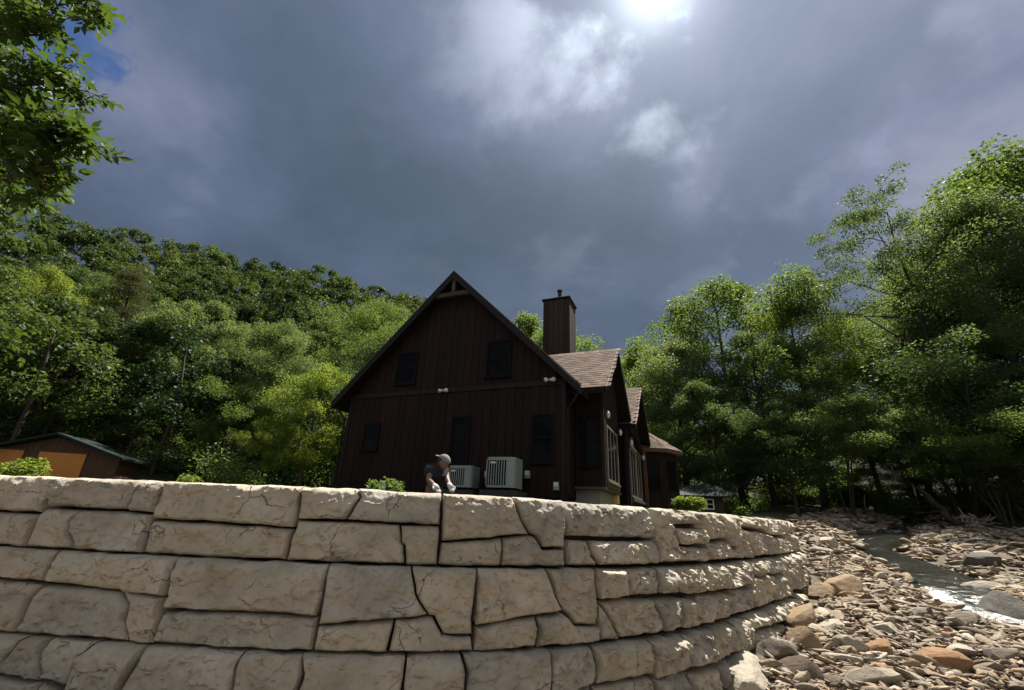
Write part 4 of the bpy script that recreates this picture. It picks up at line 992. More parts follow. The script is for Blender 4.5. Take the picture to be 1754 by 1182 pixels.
def skeleton(rng, H, Rc, cb, nl, shape, rise, wob=0.05, lean=0.0, stems=1):
    """trunk(s), limbs and twig ends; returns tubes [(pts, radii)] and clumps [(centre, radius)]"""
    tubes, clumps = [], []
    for st in range(stems):
        a0 = rng.uniform(0, 6.28); ln = lean if stems == 1 else rng.uniform(.10, .30)
        base = np.array([np.cos(a0), np.sin(a0), 0]) * (0.0 if stems == 1 else .25)
        k = 8; ts = np.linspace(0, 1, k); Hs = H * (1 if stems == 1 else rng.uniform(.75, 1.0))
        tp = base + np.stack([np.cos(a0) * ln * Hs * ts ** 1.3 + np.cumsum(rng.normal(0, wob * H / k, k)) * (ts > 0), np.sin(a0) * ln * Hs * ts ** 1.3 + np.cumsum(rng.normal(0, wob * H / k, k)) * (ts > 0), ts * Hs * .93], 1)
        tr = H * .0135 * (1 - .88 * ts) / math.sqrt(stems) + .012
        tr[0] *= 1.5
        tp[0, 2] = -.5
        tubes.append((tp, tr))
        nl_ = max(4, nl // stems)
        for i in range(nl_):
            hf = cb + (1 - cb) * (i + rng.uniform(.1, .9)) / nl_
            prof = shape((hf - cb) / (1 - cb)); L = Rc * prof * rng.uniform(.72, 1.12)
            az = i * 2.39996 + rng.uniform(-.5, .5); hd = np.array([np.cos(az), np.sin(az), 0])
            o = np.array([np.interp(hf * .93, ts * .93, tp[:, c]) for c in range(3)])
            rs = rise * (1 - .4 * hf) + rng.uniform(-.12, .12)
            m = 5; u = np.linspace(0, 1, m)[:, None]
            lp = o + hd * L * u + np.array([0, 0, 1]) * (L * rs * (u ** .8) - L * .10 * u ** 3) + np.concatenate([np.zeros((1, 3)), rng.normal(0, .05 * L, (m - 1, 3))])
            r0 = max(.02, np.interp(hf, ts, tr) * .55)
            tubes.append((lp, np.linspace(r0, r0 * .2, m)))
            rc = H * .062 * rng.uniform(.8, 1.25)
            clumps.append((lp[-1], rc)); clumps.append((lp[-2], rc))
            for j in range(int(3 + L * .9)):
                f = rng.uniform(.3, 1.0); p = np.array([np.interp(f, u[:, 0], lp[:, c]) for c in range(3)])
                sd = unit(hd * .5 + np.array([-hd[1], hd[0], 0]) * rng.uniform(-1, 1) + np.array([0, 0, rng.uniform(-.15, .6)])); q = p + sd * L * rng.uniform(.18, .42)
                tubes.append((np.array([p, (p + q) / 2 + rng.normal(0, .03 * L, 3), q]), np.array([r0 * .35, r0 * .22, .012])))
                clumps.append((q, rc * rng.uniform(.65, 1.0)))
        clumps.append((tp[-1] + np.array([0, 0, H * .03]), H * .06)); clumps.append((tp[-2], H * .055))
    return tubes, clumps
def merge(parts):
    V, F, o = [], [], 0
    for v, f in parts: V.append(v); F.append(f + o); o += len(v)
    return np.vstack(V), np.vstack(F)
def crown_points(rng, clumps, n, flat):
    C = np.array([c for c, r in clumps]); Rr = np.array([r for c, r in clumps]); pr = Rr ** 2; pr /= pr.sum()
    ix = rng.choice(len(C), n, p=pr); v = unit(rng.normal(size=(n, 3))); rad = Rr[ix] * rng.uniform(.25, 1.0, n) ** .6
    # uneven lumps
    lump = 0.65 + .8 * vnoise(v * 1.7 + ix[:, None] * 3.1, 31)
    off = v * (rad * lump)[:, None] * np.array([1.1, 1.1, flat]); off[:, 2] -= .25 * Rr[ix] * (np.hypot(off[:, 0], off[:, 1]) / Rr[ix]) ** 2 * .8
    return C[ix] + off, unit(v * np.array([1, 1, .3]))
oval = lambda t: (math.sin(math.pi * (t * .86 + .12))) ** .75
spread = lambda t: .45 + .75 * math.sin(math.pi * (t * .75 + .2)) if t < .9 else .45
cone = lambda t: max(.06, 1.02 - t)
broad = lambda t: (math.sin(math.pi * (t * .8 + .18))) ** .6
TEMPL = {}
def template(key, seed, H, Rc, cb, nl, shape, rise, nleaf, leaf, flat, mat, aspect=.55, stems=1, lean=.02, droop=.25):
    rng = np.random.default_rng(seed)
    tubes, clumps = skeleton(rng, H, Rc, cb, nl, shape, rise, lean=lean, stems=stems)
    tv, tf = merge([tube_arrays(p, r, 6 if i < stems else 4) for i, (p, r) in enumerate(tubes)])
    tm = fastmesh(key + '_trunk', tv, tf, True); tm.materials.append(M['bark'])
    P, out = crown_points(rng, clumps, nleaf, flat)
    lv, lf = leaf_arrays(P, leaf, rng, out, aspect=aspect, droop=droop)
    cm = fastmesh(key + '_crown', lv, lf); cm.materials.append(M[mat])
    TEMPL[key] = (tm, cm, max(float(np.percentile(lv[:, 2], 99.7)), 1.0))
template('maple', 1, 14, 4.6, .22, 22, oval, .55, 44562, 0.157, .78, 'leaf_mid')
template('ash', 2, 16, 4.2, .25, 24, oval, .75, 40687, 0.157, .78, 'leaf_mid', aspect=.42)
template('oak', 3, 15, 5.2, .18, 24, broad, .45, 44562, 0.164, .74, 'leaf_dark')
template('locust', 4, 16, 6.0, .34, 17, spread, .50, 40687, 0.152, .34, 'leaf_dark', aspect=.5)
template('birch', 5, 10, 2.8, .16, 24, oval, .70, 29062, 0.121, .75, 'leaf_bright')
template('hemlock', 6, 13, 3.4, .08, 46, cone, .02, 58125, 0.103, .30, 'leaf_brown', aspect=.30, droop=.5)
template('sapling', 7, 8, 2.4, .25, 14, oval, .75, 13562, 0.116, .5, 'leaf_pale')
template('thicket', 8, 11, 4.0, .28, 30, broad, .65, 29062, 0.134, .72, 'leaf_mid', stems=4)
template('poplar', 9, 15, 3.6, .15, 26, oval, .80, 44562, 0.146, .8, 'leaf_pale')
TVAR = {}
def tree(name, tpl, px, Y, top_py, label, group=None, mat=None, rz=None, wide=1.0, hmin=0, base=None):
    """tree standing at the picture column px, Y metres off; its height from the picture row of its top"""
    p = at(px, top_py * .6 + 880 * .4, Y); z = gz(p.x, p.y); top = at(px, top_py, Y).z
    tm, cm, H = TEMPL[tpl]; h = max(top - z, 2.0, hmin)
    s = h / H; rngt = random.Random(int(px * 7 + Y))
    o = empty(name, (p.x, p.y, z), rngt.uniform(0, 6.28) if rz is None else rz)
    tag(o, label, 'tree', group)
    if mat:
        pass
    for nm, me in (('trunk', tm), ('crown', cm)): 
        c = link(nm, me, None, o); c.scale = (s * wide, s * wide, s)
        if nm == 'crown' and mat: c.material_slots[0].link = 'OBJECT'; c.material_slots[0].material = M[mat]
    return o
GL, GR_ = 'trees along the foot of the hill', 'trees along the creek'
tree('broadleaf_tree', 'birch', 20, 36, 462, 'bright yellow-green tree at the left edge above the orange-doored shed', GL, 'leaf_bright', wide=.95)
tree('evergreen_tree', 'hemlock', 170, 36, 458, 'brownish olive evergreen with drooping boughs behind the wide brown shed', GL, wide=1.25)
tree('broadleaf_tree', 'maple', 325, 38, 520, 'rounded mid-green tree with a two-lobed top midway between shed and house', GL, 'leaf_pale')
tree('broadleaf_tree', 'oak', 255, 41, 545, 'dark green tree between the olive evergreen and the two-lobed tree', GL)
tree('broadleaf_tree', 'birch', 535, 29, 625, 'bright yellow-green slender tree touching the left eave of the house', GL, 'leaf_bright', wide=1.1)
tree('broadleaf_tree', 'poplar', 462, 36, 555, 'pale leafy tree just left of the bright slender tree by the house', GL)
tree('broadleaf_tree', 'sapling', 75, 31, 650, 'thin pale sapling right behind the peak of the brown shed', GL)
tree('broadleaf_tree', 'sapling', 225, 32, 680, 'thin pale sapling at the right end of the brown shed', GL)
tree('broadleaf_tree', 'thicket', 395, 33, 650, 'low many-stemmed tree before the two-lobed tree', GL)
tree('broadleaf_tree', 'thicket', 590, 34, 640, 'many-stemmed tree half hidden behind the left corner of the house', GL, 'leaf_dark')
tree('broadleaf_tree', 'oak', 100, 42, 470, 'tall dark tree between the bright left tree and the olive evergreen', GL)
tree('broadleaf_tree', 'thicket', 470, 29, 720, 'low bushy tree in front of the pale tree left of the house', GL, 'leaf_bright')
tree('broadleaf_tree', 'ash', 640, 44, 520, 'tree whose top shows above the left roof slope of the house', GL)
tree('broadleaf_tree', 'maple', 905, 46, 545, 'tree top showing between the right roof slope and the chimney', GL)
# right side
tree('broadleaf_tree', 'maple', 1085, 52, 612, 'bright green tree far behind the second cross gable', GR_, 'leaf_bright')
tree('broadleaf_tree', 'poplar', 1165, 40, 585, 'soft pale-green tree right of the house above the small far shed', GR_)
tree('broadleaf_tree', 'oak', 1255, 46, 497, 'tallest dark-topped tree of the clump right of the house', GR_, 'leaf_mid')
tree('broadleaf_tree', 'ash', 1372, 40, 520, 'tall fresh-green tree in the middle of the clump between house and creek', GR_, 'leaf_bright')
tree('broadleaf_tree', 'maple', 1300, 37, 575, 'full mid-green tree standing in front of the tallest dark-topped tree', GR_)
tree('broadleaf_tree', 'ash', 1470, 42, 553, 'fresh-green tree at the right end of the clump above the creek', GR_)
tree('broadleaf_tree', 'oak', 1215, 35, 655, 'dark low-crowned tree right behind the small far shed', GR_)
tree('broadleaf_tree', 'locust', 1590, 34, 350, 'tall open tree with layered spreading boughs against the sky on the right', GR_, wide=.62, rz=2.0)
tree('broadleaf_tree', 'ash', 1720, 31, 345, 'tall mid-green tree filling the right edge of the picture', GR_, 'leaf_pale', wide=.85)
tree('broadleaf_tree', 'maple', 1795, 35, 290, 'highest tree at the right edge, its crown cut by the picture', GR_)
tree('broadleaf_tree', 'poplar', 1645, 38, 450, 'pale green tree behind the layered spreading tree', GR_, wide=1.25)
tree('broadleaf_tree', 'thicket', 1600, 31, 600, 'dark many-stemmed tree leaning over the creek below the spreading tree', GR_, 'leaf_dark', wide=1.3)
tree('broadleaf_tree', 'thicket', 1705, 29, 610, 'many-stemmed tree with slanting trunks on the right bank', GR_, 'leaf_dark', wide=1.3)
tree('broadleaf_tree', 'thicket', 1430, 32, 690, 'low bushy tree leaning out from the left bank of the creek', GR_, wide=1.1)
tree('broadleaf_tree', 'birch', 1492, 35, 800, 'small bright sunlit bush-like tree at the bend of the creek', GR_, 'leaf_bright', wide=1.8)
tree('broadleaf_tree', 'oak', 1345, 31, 690, 'dark tree overhanging the far end of the retaining wall', GR_, wide=1.1)
tree('broadleaf_tree', 'oak', 1540, 44, 560, 'dark tree at the back of the creek valley', GR_)
tree('broadleaf_tree', 'thicket', 1560, 38, 700, 'bushy tree low over the upstream creek bed', GR_)
tree('broadleaf_tree', 'oak', 1765, 37, 430, 'dark crowned tree behind the tall tree at the right edge', GR_)
tree('broadleaf_tree', 'thicket', 1695, 27, 735, 'low leafy many-stemmed tree behind the grey far-bank boulder', GR_, wide=1.5)
tree('broadleaf_tree', 'thicket', 1765, 25, 690, 'leafy low tree at the right edge above the dark wet boulder', GR_, wide=1.5)
tree('broadleaf_tree', 'thicket', 1650, 35, 770, 'small leafy tree just behind the pale root tangle', GR_, 'leaf_bright', wide=1.7)
tree('broadleaf_tree', 'thicket', 1585, 40, 790, 'small leafy tree hanging over the upstream bend of the creek', GR_, wide=1.7)
tree('broadleaf_tree', 'thicket', 1545, 50, 690, 'bushy tree closing the valley far up the creek', GR_, wide=1.5)
tree('broadleaf_tree', 'thicket', 1620, 47, 640, 'many-stemmed tree behind the pale root tangle', GR_, 'leaf_dark', wide=1.4)
# ------------------------------------------------------------------ wooded hillside: one mass of crowns
rngh = np.random.default_rng(77)
lv_all, lt_all, tr_all, cnt = [], [], [], 0
pts_h = []
for _ in range(9000):
    az = rngh.uniform(-66, 66); tn, RR, r0 = hill_params(az); r = math.sqrt(rngh.uniform((r0 + 3) ** 2, (RR + 4) ** 2))
    p = np.array([r * math.sin(R(az)), r * math.cos(R(az))])
    if az > 24 and r > 105: continue
    sp = 4.5 + r * .012
    if all((p[0] - q[0]) ** 2 + (p[1] - q[1]) ** 2 > sp * sp for q in pts_h): pts_h.append((p[0], p[1], r, az))
hx = np.array([q[0] for q in pts_h]); hy = np.array([q[1] for q in pts_h]); hzv = ground_parts(hx, hy)[0]
dcv = np.abs(sdist(np.stack([hx, hy], 1), CREEK))
for i, (x, y, r, az) in enumerate(pts_h):
    if dcv[i] < 7: continue
    far_ = min(1, max(0, (r - 60) / 40)); H = rngh.uniform(6.5 + 2 * far_, 13.0 - 1.5 * far_); Rc = rngh.uniform(2.8, 4.3) + .7 * far_
    nc = rngh.integers(16, 26); cl_ = []
    for j in range(nc):
        t = rngh.uniform(.35, .97); a = rngh.uniform(0, 6.28); rad = Rc * math.sqrt(max(.04, 1 - ((t - .5) / .52) ** 2)) * rngh.uniform(.3, 1.0) ** .6
        cl_.append((np.array([x + math.cos(a) * rad, y + math.sin(a) * rad, hzv[i] + H * t * .95]), rngh.uniform(.8, 1.5)))
    nl = int(np.interp(r, [40, 70, 130], [4600, 3500, 2500])); lf_ = float(np.interp(r, [40, 70, 130], [.26, .34, .48]))
    P, out = crown_points(rngh, cl_, nl, .68)
    v, f = leaf_arrays(P, lf_, rngh, out, aspect=.75, tri=True, up=.55)
    lv_all.append(v); lt_all.append(np.full(len(f), np.clip(rngh.normal(.5, .27), 0, 1)))
    tb = np.array([[x, y, hzv[i] - .5], [x + rngh.normal(0, .2), y, hzv[i] + H * .45], [x + rngh.normal(0, .4), y, hzv[i] + H * .85]])
    tr_all.append(tube_arrays(tb, [.17, .12, .05], 5))
LV = np.vstack(lv_all); LF = np.arange(len(LV)).reshape(-1, 3)
wood = empty('hillside_wood', (0, 80, gz(0, 80))); tag(wood, 'dense green broadleaf wood covering the hillside behind the house', 'wood', kind='stuff')
wl = np.array(wood.location)
c = link('crowns', fastmesh('hill_crowns', LV - wl, LF, False, {'tint': ('FACE', np.concatenate(lt_all))}), M['leaf_hill'], wood); c['kind'] = 'stuff'
tv, tf = merge(tr_all); c = link('trunks', fastmesh('hill_trunks', tv - wl, tf, True), M['bark'], wood); c['kind'] = 'stuff'
print('hill trees', len(lv_all), 'tris', len(LF))
# ------------------------------------------------------------------ undergrowth along the wood's edge and the banks
rngu = np.random.default_rng(5); UP = []
for _ in range(700):
    az = rngu.uniform(-58, 56); r = rngu.uniform(26, 64); x, y = r * math.sin(R(az)), r * math.cos(R(az))
    UP.append((x, y, r))
ux = np.array([u[0] for u in UP]); uy = np.array([u[1] for u in UP]); uz, usd, udc, uwm = ground_parts(ux, uy)
parts_u = []
for i in range(len(UP)):
    if (ux[i] < -4 and UP[i][2] < 39 and rngu.uniform() < .8) or (usd[i] > -1.0 and usd[i] < 14 and UP[i][2] < 34) or (abs(udc[i]) < 3.5 and UP[i][2] < 46) or (abs(udc[i]) < 11 and UP[i][2] < 44): continue
    if -12 < ux[i] < 12 and uy[i] < 34: continue
    if -31 < ux[i] < -19 and uy[i] < 33: continue
    rr0 = rngu.uniform(.7, 1.9); n = int(760 * rr0)
    P, out = crown_points(rngu, [(np.array([ux[i] + rngu.normal(0, rr0 * .6), uy[i] + rngu.normal(0, rr0 * .6), uz[i] + rngu.uniform(.1, 1.0) * rr0]), rr0 * .7) for _ in range(6)], n, .7)
    parts_u.append(leaf_arrays(P, .17, rngu, out, tri=True, aspect=.7))
uv, uf = merge(parts_u)
ug = link('undergrowth', fastmesh('undergrowth', uv, uf), M['leaf_mid']); tag(ug, 'low green undergrowth along the edge of the wood', 'undergrowth', kind='stuff')
# ------------------------------------------------------------------ river stones
def ground_hit(px, py):
    d = ray(px, py); ts = np.arange(4, 60, .04); X, Y = d.x * ts, d.y * ts; z = CAM_Z + d.z * ts
    g = ground_parts(X, Y)[0]; i = np.argmax(z < g); return Vector((X[i], Y[i], g[i])), ts[i]
def ico(sub):
    bm = bmesh.new(); bmesh.ops.create_icosphere(bm, subdivisions=sub, radius=1.0)
    V = np.array([v.co[:] for v in bm.verts]); F = np.array([[v.index for v in f.verts] for f in bm.faces]); bm.free(); return V, F
ICO = {k: ico(k) for k in (1, 2, 3, 4)}
def rock_shape(rng, sub, cuts=9, amp=.10):
    V, F = ICO[sub]; V = V.copy(); sd = int(rng.integers(0, 9999))
    V *= (1 + amp * 2.2 * (fbm(V * 1.4 + sd, 41, 3) - .5))[:, None]
    for _ in range(cuts):
        n = unit(rng.normal(size=3)); d = rng.uniform(.46, .85); ex = V @ n - d; m = ex > 0; V[m] -= ex[m][:, None] * n * .92
    V *= (1 + amp * (fbm(V * 4.5 + sd, 42, 3) - .5))[:, None]
    if sub >= 3: V *= (1 + amp * .35 * (fbm(V * 13 + sd, 43, 2) - .5))[:, None]
    return V, F
rngr = np.random.default_rng(21)
def smooth_by_angle(me, deg=38):
    me.polygons.foreach_set('use_smooth', np.ones(len(me.polygons), bool))
    try: me.set_sharp_from_angle(angle=R(deg))
    except Exception: pass
BIG = []
for i in range(10):
    V, F = rock_shape(rngr, 4 if i < 5 else 3, 15, .14); me = fastmesh('boulder_%d' % i, V, F, True); smooth_by_angle(me, 32); me.materials.append(M['rock']); BIG.append(me)
BIGV = {}
def rock_obj(name, mi, loc, size, rot, label, cat, group, mat=None):
    me = BIG[mi % len(BIG)]
    if mat:
        if (mi % len(BIG), mat) not in BIGV: m2 = me.copy(); m2.materials.clear(); m2.materials.append(M[mat]); BIGV[(mi % len(BIG), mat)] = m2
        me = BIGV[(mi % len(BIG), mat)]
    o = link(name, me); o.location = loc; o.scale = size; o.rotation_euler = rot
    return tag(o, label, cat, group)
GB = 'boulders on the creek bank'
named = [  # px, py of the base, width px, height ratio, depth ratio, mesh, yaw, tilt, material, label
 (1622, 1160, 105, .40, .55, 0, -.35, .30, 'rock_orange', 'rust-orange angular boulder in the middle of the stony bank, lower right'),
 (1457, 1032, 78, .52, .8, 1, .2, .1, 'rock_brown', 'largest brown boulder near the far end of the wall'),
 (1416, 1036, 62, .5, .7, 2, -.5, .2, 'rock_brown', 'tan boulder between the wall end and the largest brown boulder'),
 (1528, 1098, 46, .72, .8, 3, .9, -.2, 'rock_pale', 'grey wedge-shaped boulder with a flat shaded face'),
 (1745, 1085, 105, .62, .9, 4, .3, .1, 'rock_dark', 'big dark wet boulder at the right edge beside the rapids'),
 (1697, 1018, 70, .30, .5, 5, -.35, .12, 'rock_pale', 'flat pale slab lying in the rapids'),
 (1416, 942, 52, .45, .5, 6, -.5, .2, 'rock_pale', 'long pale boulder beyond the top of the wall end'),
 (1474, 941, 26, .5, .7, 7, 0, .1, 'rock_pale', 'small pale rock at the edge of the dark pool'),
 (1388, 1082, 72, .6, .8, 8, .5, .1, 'rock_brown', 'brown boulder leaning at the wall foot above two others'),
 (1392, 1124, 66, .6, .8, 9, -.7, .2, 'rock_brown', 'dark-sided brown boulder below the leaning brown boulder'),
 (1346, 1150, 82, .62, .8, 0, 1.4, -.2, 'rock', 'big tan boulder wedged against the foot of the wall'),
 (1292, 1196, 140, .36, .7, 1, 1.1, .15, 'rock_pale', 'broad pale boulder at the bottom edge in front of the wall'),
 (1468, 1128, 56, .55, .8, 2, 2.2, .1, 'rock_pale', 'cream rounded boulder left of the rust-tinted flat stone'),
 (1508, 1128, 60, .42, .7, 3, -.3, .3, 'rock_orange', 'flat rust-tinted stone with a mossy side next to a cream boulder'),
 (1486, 1186, 110, .30, .35, 4, -.65, .25, 'rock', 'long grey slab slanting down to the bottom edge'),
 (1206, 1186, 52, .5, .8, 5, .4, .1, 'rock_orange', 'orange-brown rock at the bottom edge below the wall'),
 (1700, 975, 60, .5, .8, 6, 0, .1, 'rock_dark', 'grey shaded boulder on the far bank above the pale slab'),
 (1722, 1140, 62, .5, .6, 7, -.5, .25, 'rock', 'tan blocky boulder near the right edge below the dark wet one'),
 (1560, 1005, 44, .5, .7, 8, .8, .1, 'rock_brown', 'reddish brown boulder above the rapids on the near bank'),
 (1380, 1176, 90, .42, .6, 9, -.3, .2, 'rock', 'low tan boulder at the bottom between the broad pale one and the grey slab'),
 (1430, 1090, 50, .5, .7, 3, .3, .2, 'rock', 'grey-tan boulder among cobbles right of the leaning brown boulder'),
 (1660, 1080, 66, .36, .5, 2, -.45, .25, 'rock', 'flat tilted tan slab between the rust-orange boulder and the rapids'),
 (1588, 1062, 50, .4, .5, 5, -.4, .2, 'rock_pale', 'small light slab just below the rapids'),
 (1640, 1012, 34, .6, .8, 8, .1, .2, 'rock_dark', 'dark wet rock in the white water left of the pale slab'),
 (1560, 975, 26, .5, .8, 9, .7, .1, 'rock_dark', 'dark rock breaking the surface of the pool'),
 (8, 1180, 60, .45, .7, 6, .2, .1, 'rock_pale', 'pale rock at the wall foot in the lower left corner'),
]
LAND = ['rust-orange angular boulder', 'largest brown boulder', 'tan wall-end boulder', 'grey wedge-shaped boulder', 'big dark wet boulder', 'flat pale rapids slab', 'long pale boulder', 'small pale pool-edge rock', 'leaning brown boulder', 'dark-sided brown boulder', 'tan wall-foot boulder', 'broad pale boulder', 'cream rounded boulder', 'flat rust-tinted stone', 'long grey slab', 'orange-brown wall-foot rock', 'grey far-bank boulder', 'tan blocky boulder', 'reddish brown boulder', 'low tan bottom boulder', 'grey-tan boulder', 'flat tilted tan slab', 'small light slab', 'dark white-water rock', 'dark pool rock', 'lower-left corner rock']
land_px = [(n_[0], n_[1] - n_[2] * n_[3] * .5) for n_ in named]
taken = []
for px, py, wp, hr, dr, mi, yaw, tilt, mt, lab in named:
    P, t_ = ground_hit(px, py - wp * hr * .25); s = wp * t_ * 1.0 / FPX / 2 * 1.12
    rock_obj('boulder', mi, (P.x, P.y + s * dr * .5, P.z + s * hr * .28), (s, s * dr, s * hr * 1.15), (tilt * .4, -tilt, yaw), lab, 'boulder', GB, None if mt == 'rock' else mt)
    taken.append((P.x, P.y + s * dr * .5, s * .8))
# individual stones, largest first, then the cobbles as one mass
def bank_points(n, xr, yr):
    X = rngr.uniform(*xr, n); Y = rngr.uniform(*yr, n); z, sd, dc, wm = ground_parts(X, Y)
    clear = np.where(Y < 20, sd < -(SB * 3 + .12), sd < -.2)
    wet = (np.abs(dc) < .90) & (rngr.uniform(size=n) > np.where(Y > 19, .6, np.where(Y < 15, .3, .12)))
    return X, Y, z, sd, dc, clear & (wm < .35) & ~wet
def in_view(X, Y, z):
    v = np.stack([X, Y, z - CAM_Z], 1); F_ = np.array(_F); zc = v @ F_; zc = np.where(zc < .1, .1, zc)
    return PW / 2 + FPX * (v @ np.array(_Rv)) / zc, PH / 2 - FPX * (v @ np.array(_Uv)) / zc, zc
X, Y, z, sd, dc, ok = bank_points(9000, (1.5, 26), (6.5, 30))
ix_, iy_, zc_ = in_view(X, Y, z); ok &= (ix_ > 1150) & (ix_ < 1800) & (iy_ > 880) & (iy_ < 1215) & (dc < 7) & ~((ix_ < 1392) & (Y > 14.5))
STL = []; cnt_ = 0; KINDS = ['flat tan river stone lying among the cobbles of the creek bank', 'flat brown river stone lying among the cobbles of the creek bank', 'grey slab-like river stone lying among the cobbles of the creek bank', 'pale river stone lying among the cobbles of the creek bank']
KM = [None, 'rock_brown', None, 'rock_pale']
for i in np.nonzero(ok)[0]:
    s = (.10 + .20 * rngr.uniform() ** 2.2) * (1 + .030 * max(0, Y[i] - 10))
    if any((X[i] - a) ** 2 + (Y[i] - b) ** 2 < (.75 * (c_ + s)) ** 2 for a, b, c_ in taken): continue
    taken.append((X[i], Y[i], s)); k = int(rngr.choice(4, p=[.45, .2, .2, .15]))
    el = rngr.uniform(1.2, 2.1)
    so_ = rock_obj('river_stone', int(rngr.integers(5, 10)), (X[i], Y[i], z[i] + s * .10), (s * el, s * rngr.uniform(.7, 1), s * rngr.uniform(.30, .6)),
             (rngr.normal(-.30, .28), rngr.normal(0, .2), rngr.normal(-.7, .8)), KINDS[k], 'stone', ('tan', 'brown', 'grey', 'pale')[k] + ' stones on the creek bank', KM[k])
    u_, v_ = float(ix_[i]), float(iy_[i]); li = min(range(25), key=lambda m_: math.hypot(land_px[m_][0] - u_, land_px[m_][1] - v_)); du, dv = u_ - land_px[li][0], v_ - land_px[li][1]
    side_ = ('right of' if du > 0 else 'left of') if abs(du) > abs(dv) else ('below' if dv > 0 else 'above')
    STL.append((so_, k, li, side_, math.hypot(du, dv)))
    cnt_ += 1
    if cnt_ >= 270: break
from collections import defaultdict
_grp = defaultdict(list)
for e in STL: _grp[(e[1], e[2], e[3])].append(e)
ORD = ['nearest', 'second nearest', 'third nearest', 'fourth nearest', 'fifth nearest', 'sixth nearest', 'seventh nearest', 'eighth nearest', 'ninth nearest', 'tenth nearest', 'eleventh nearest', 'twelfth nearest', 'thirteenth nearest', 'fourteenth nearest', 'fifteenth nearest', 'sixteenth nearest', 'seventeenth nearest', 'eighteenth nearest', 'nineteenth nearest', 'twentieth nearest', 'twenty-first nearest', 'twenty-second nearest', 'twenty-third nearest', 'twenty-fourth nearest', 'twenty-fifth nearest', 'twenty-sixth nearest', 'twenty-seventh nearest', 'twenty-eighth nearest', 'twenty-ninth nearest', 'thirtieth nearest']
for (k, li, side_), es in _grp.items():
    es.sort(key=lambda e: e[4])
    for r_, e in enumerate(es): e[0]['label'] = '%s %s the %s%s' % (('tan flat stone', 'brown flat stone', 'grey slab-like stone', 'pale flat stone')[k], side_, LAND[li], '' if len(es) == 1 else ', ' + (ORD[r_] if r_ < 30 else 'farthest') + ' of its colour')
SM = [rock_shape(rngr, 1, 6, .16) for _ in range(14)]; SM2 = [rock_shape(rngr, 2, 8, .12) for _ in range(10)]
def cobbles(n, xr, yr, smin, smax, pw, shapes, test=None, lift=.05):
    X, Y, z, sd, dc, ok = bank_points(n, xr, yr)
    if test is not None: ok &= test(X, Y, z, dc)
    out, tint = [], []
    for i in np.nonzero(ok)[0]:
        V, F = shapes[int(rngr.integers(len(shapes)))]; s = (smin + (smax - smin) * rngr.uniform() ** pw) * (1 + .035 * max(0, Y[i] - 10))
        A = V * np.array([s * rngr.uniform(1.1, 2.2), s * rngr.uniform(.65, 1.05), s * rngr.uniform(.26, .55)])
        a, b_, c_ = rngr.normal(-.34, .36), rngr.normal(0, .26), rngr.normal(-.7, .85)
        ca, sa, cb_, sb_, cc, sc_ = math.cos(a), math.sin(a), math.cos(b_), math.sin(b_), math.cos(c_), math.sin(c_)
        Mx = np.array([[cc, -sc_, 0], [sc_, cc, 0], [0, 0, 1]]) @ np.array([[cb_, 0, sb_], [0, 1, 0], [-sb_, 0, cb_]]) @ np.array([[1, 0, 0], [0, ca, -sa], [0, sa, ca]])
        out.append((A @ Mx.T + np.array([X[i], Y[i], z[i] + s * lift + rngr.uniform(0, .05)]), F)); tint.append(np.full(len(F), rngr.uniform()))
    return out, tint
vis = lambda X, Y, z, dc: (in_view(X, Y, z)[0] > 1100) & (in_view(X, Y, z)[0] < 1900) & (in_view(X, Y, z)[1] < 1260) & (dc < 8)
o1, t1 = cobbles(16000, (1.5, 16), (6.3, 17), .06, .17, 1.6, SM2, lambda X, Y, z, dc: vis(X, Y, z, dc) & (rngr.uniform(size=len(X)) < .30))
o2, t2 = cobbles(17000, (1.5, 16), (6.3, 17), .04, .10, 1.4, SM, vis)
o3, t3 = cobbles(9000, (6, 34), (15, 36), .06, .20, 2.0, SM, lambda X, Y, z, dc: vis(X, Y, z, dc) & (np.abs(dc) < np.where(Y > 24, 4.0, 9.0)))
o4, t4 = cobbles(2600, (-9, 12), (2.5, 8), .05, .2, 2.0, SM, lambda X, Y, z, dc: ~vis(X, Y, z, dc))
cv, cf = merge(o1 + o2 + o3 + o4)
print('cobbles', len(o1), len(o2), len(o3), len(o4), 'tris', len(cf))
cme = fastmesh('cobbles', cv, cf, True, {'tint': ('FACE', np.concatenate(t1 + t2 + t3 + t4))}); smooth_by_angle(cme, 40)
cob = link('cobbles', cme, M['pebble']); tag(cob, 'mass of tan and grey cobbles covering the creek bank', 'cobbles', kind='stuff')

# ------------------------------------------------------------------ driftwood and fallen logs
def log_obj(name, pts, r0, r1, mat, label, twigs=0, seed=1):
    rng = np.random.default_rng(seed); P = np.array([tuple(p) for p in pts]); n = 9; tt = np.linspace(0, 1, n); L = np.linspace(0, 1, len(P))
    Q = np.stack([np.interp(tt, L, P[:, k]) for k in range(3)], 1) + rng.normal(0, r0 * .25, (n, 3)); base = Q[0].copy()
    root = empty(name, tuple(base)); tag(root, label, 'driftwood')
    mb = MB(); mb.tube(Q - base, np.linspace(r0, r1, n) * rng.uniform(.85, 1.15, n), 9); mb.build('trunk', mat, root, smooth=True)
    for j in range(twigs):
        f = rng.uniform(.1, 1); p = np.array([np.interp(f, tt, Q[:, k]) for k in range(3)]) - base; d = unit(rng.normal(size=3) + np.array([0, 0, .6])); l = rng.uniform(.5, 1.6)
        MB().tube([p, p + d * l * .5 + rng.normal(0, .08, 3), p + d * l + rng.normal(0, .12, 3)], [r1 * .55, r1 * .35, .012], 5).build('branch', mat, root)
    return root
def on_ground(px, Y, dz=0.0):
    p = at(px, 900, Y); return Vector((p.x, p.y, gz(p.x, p.y) + dz))
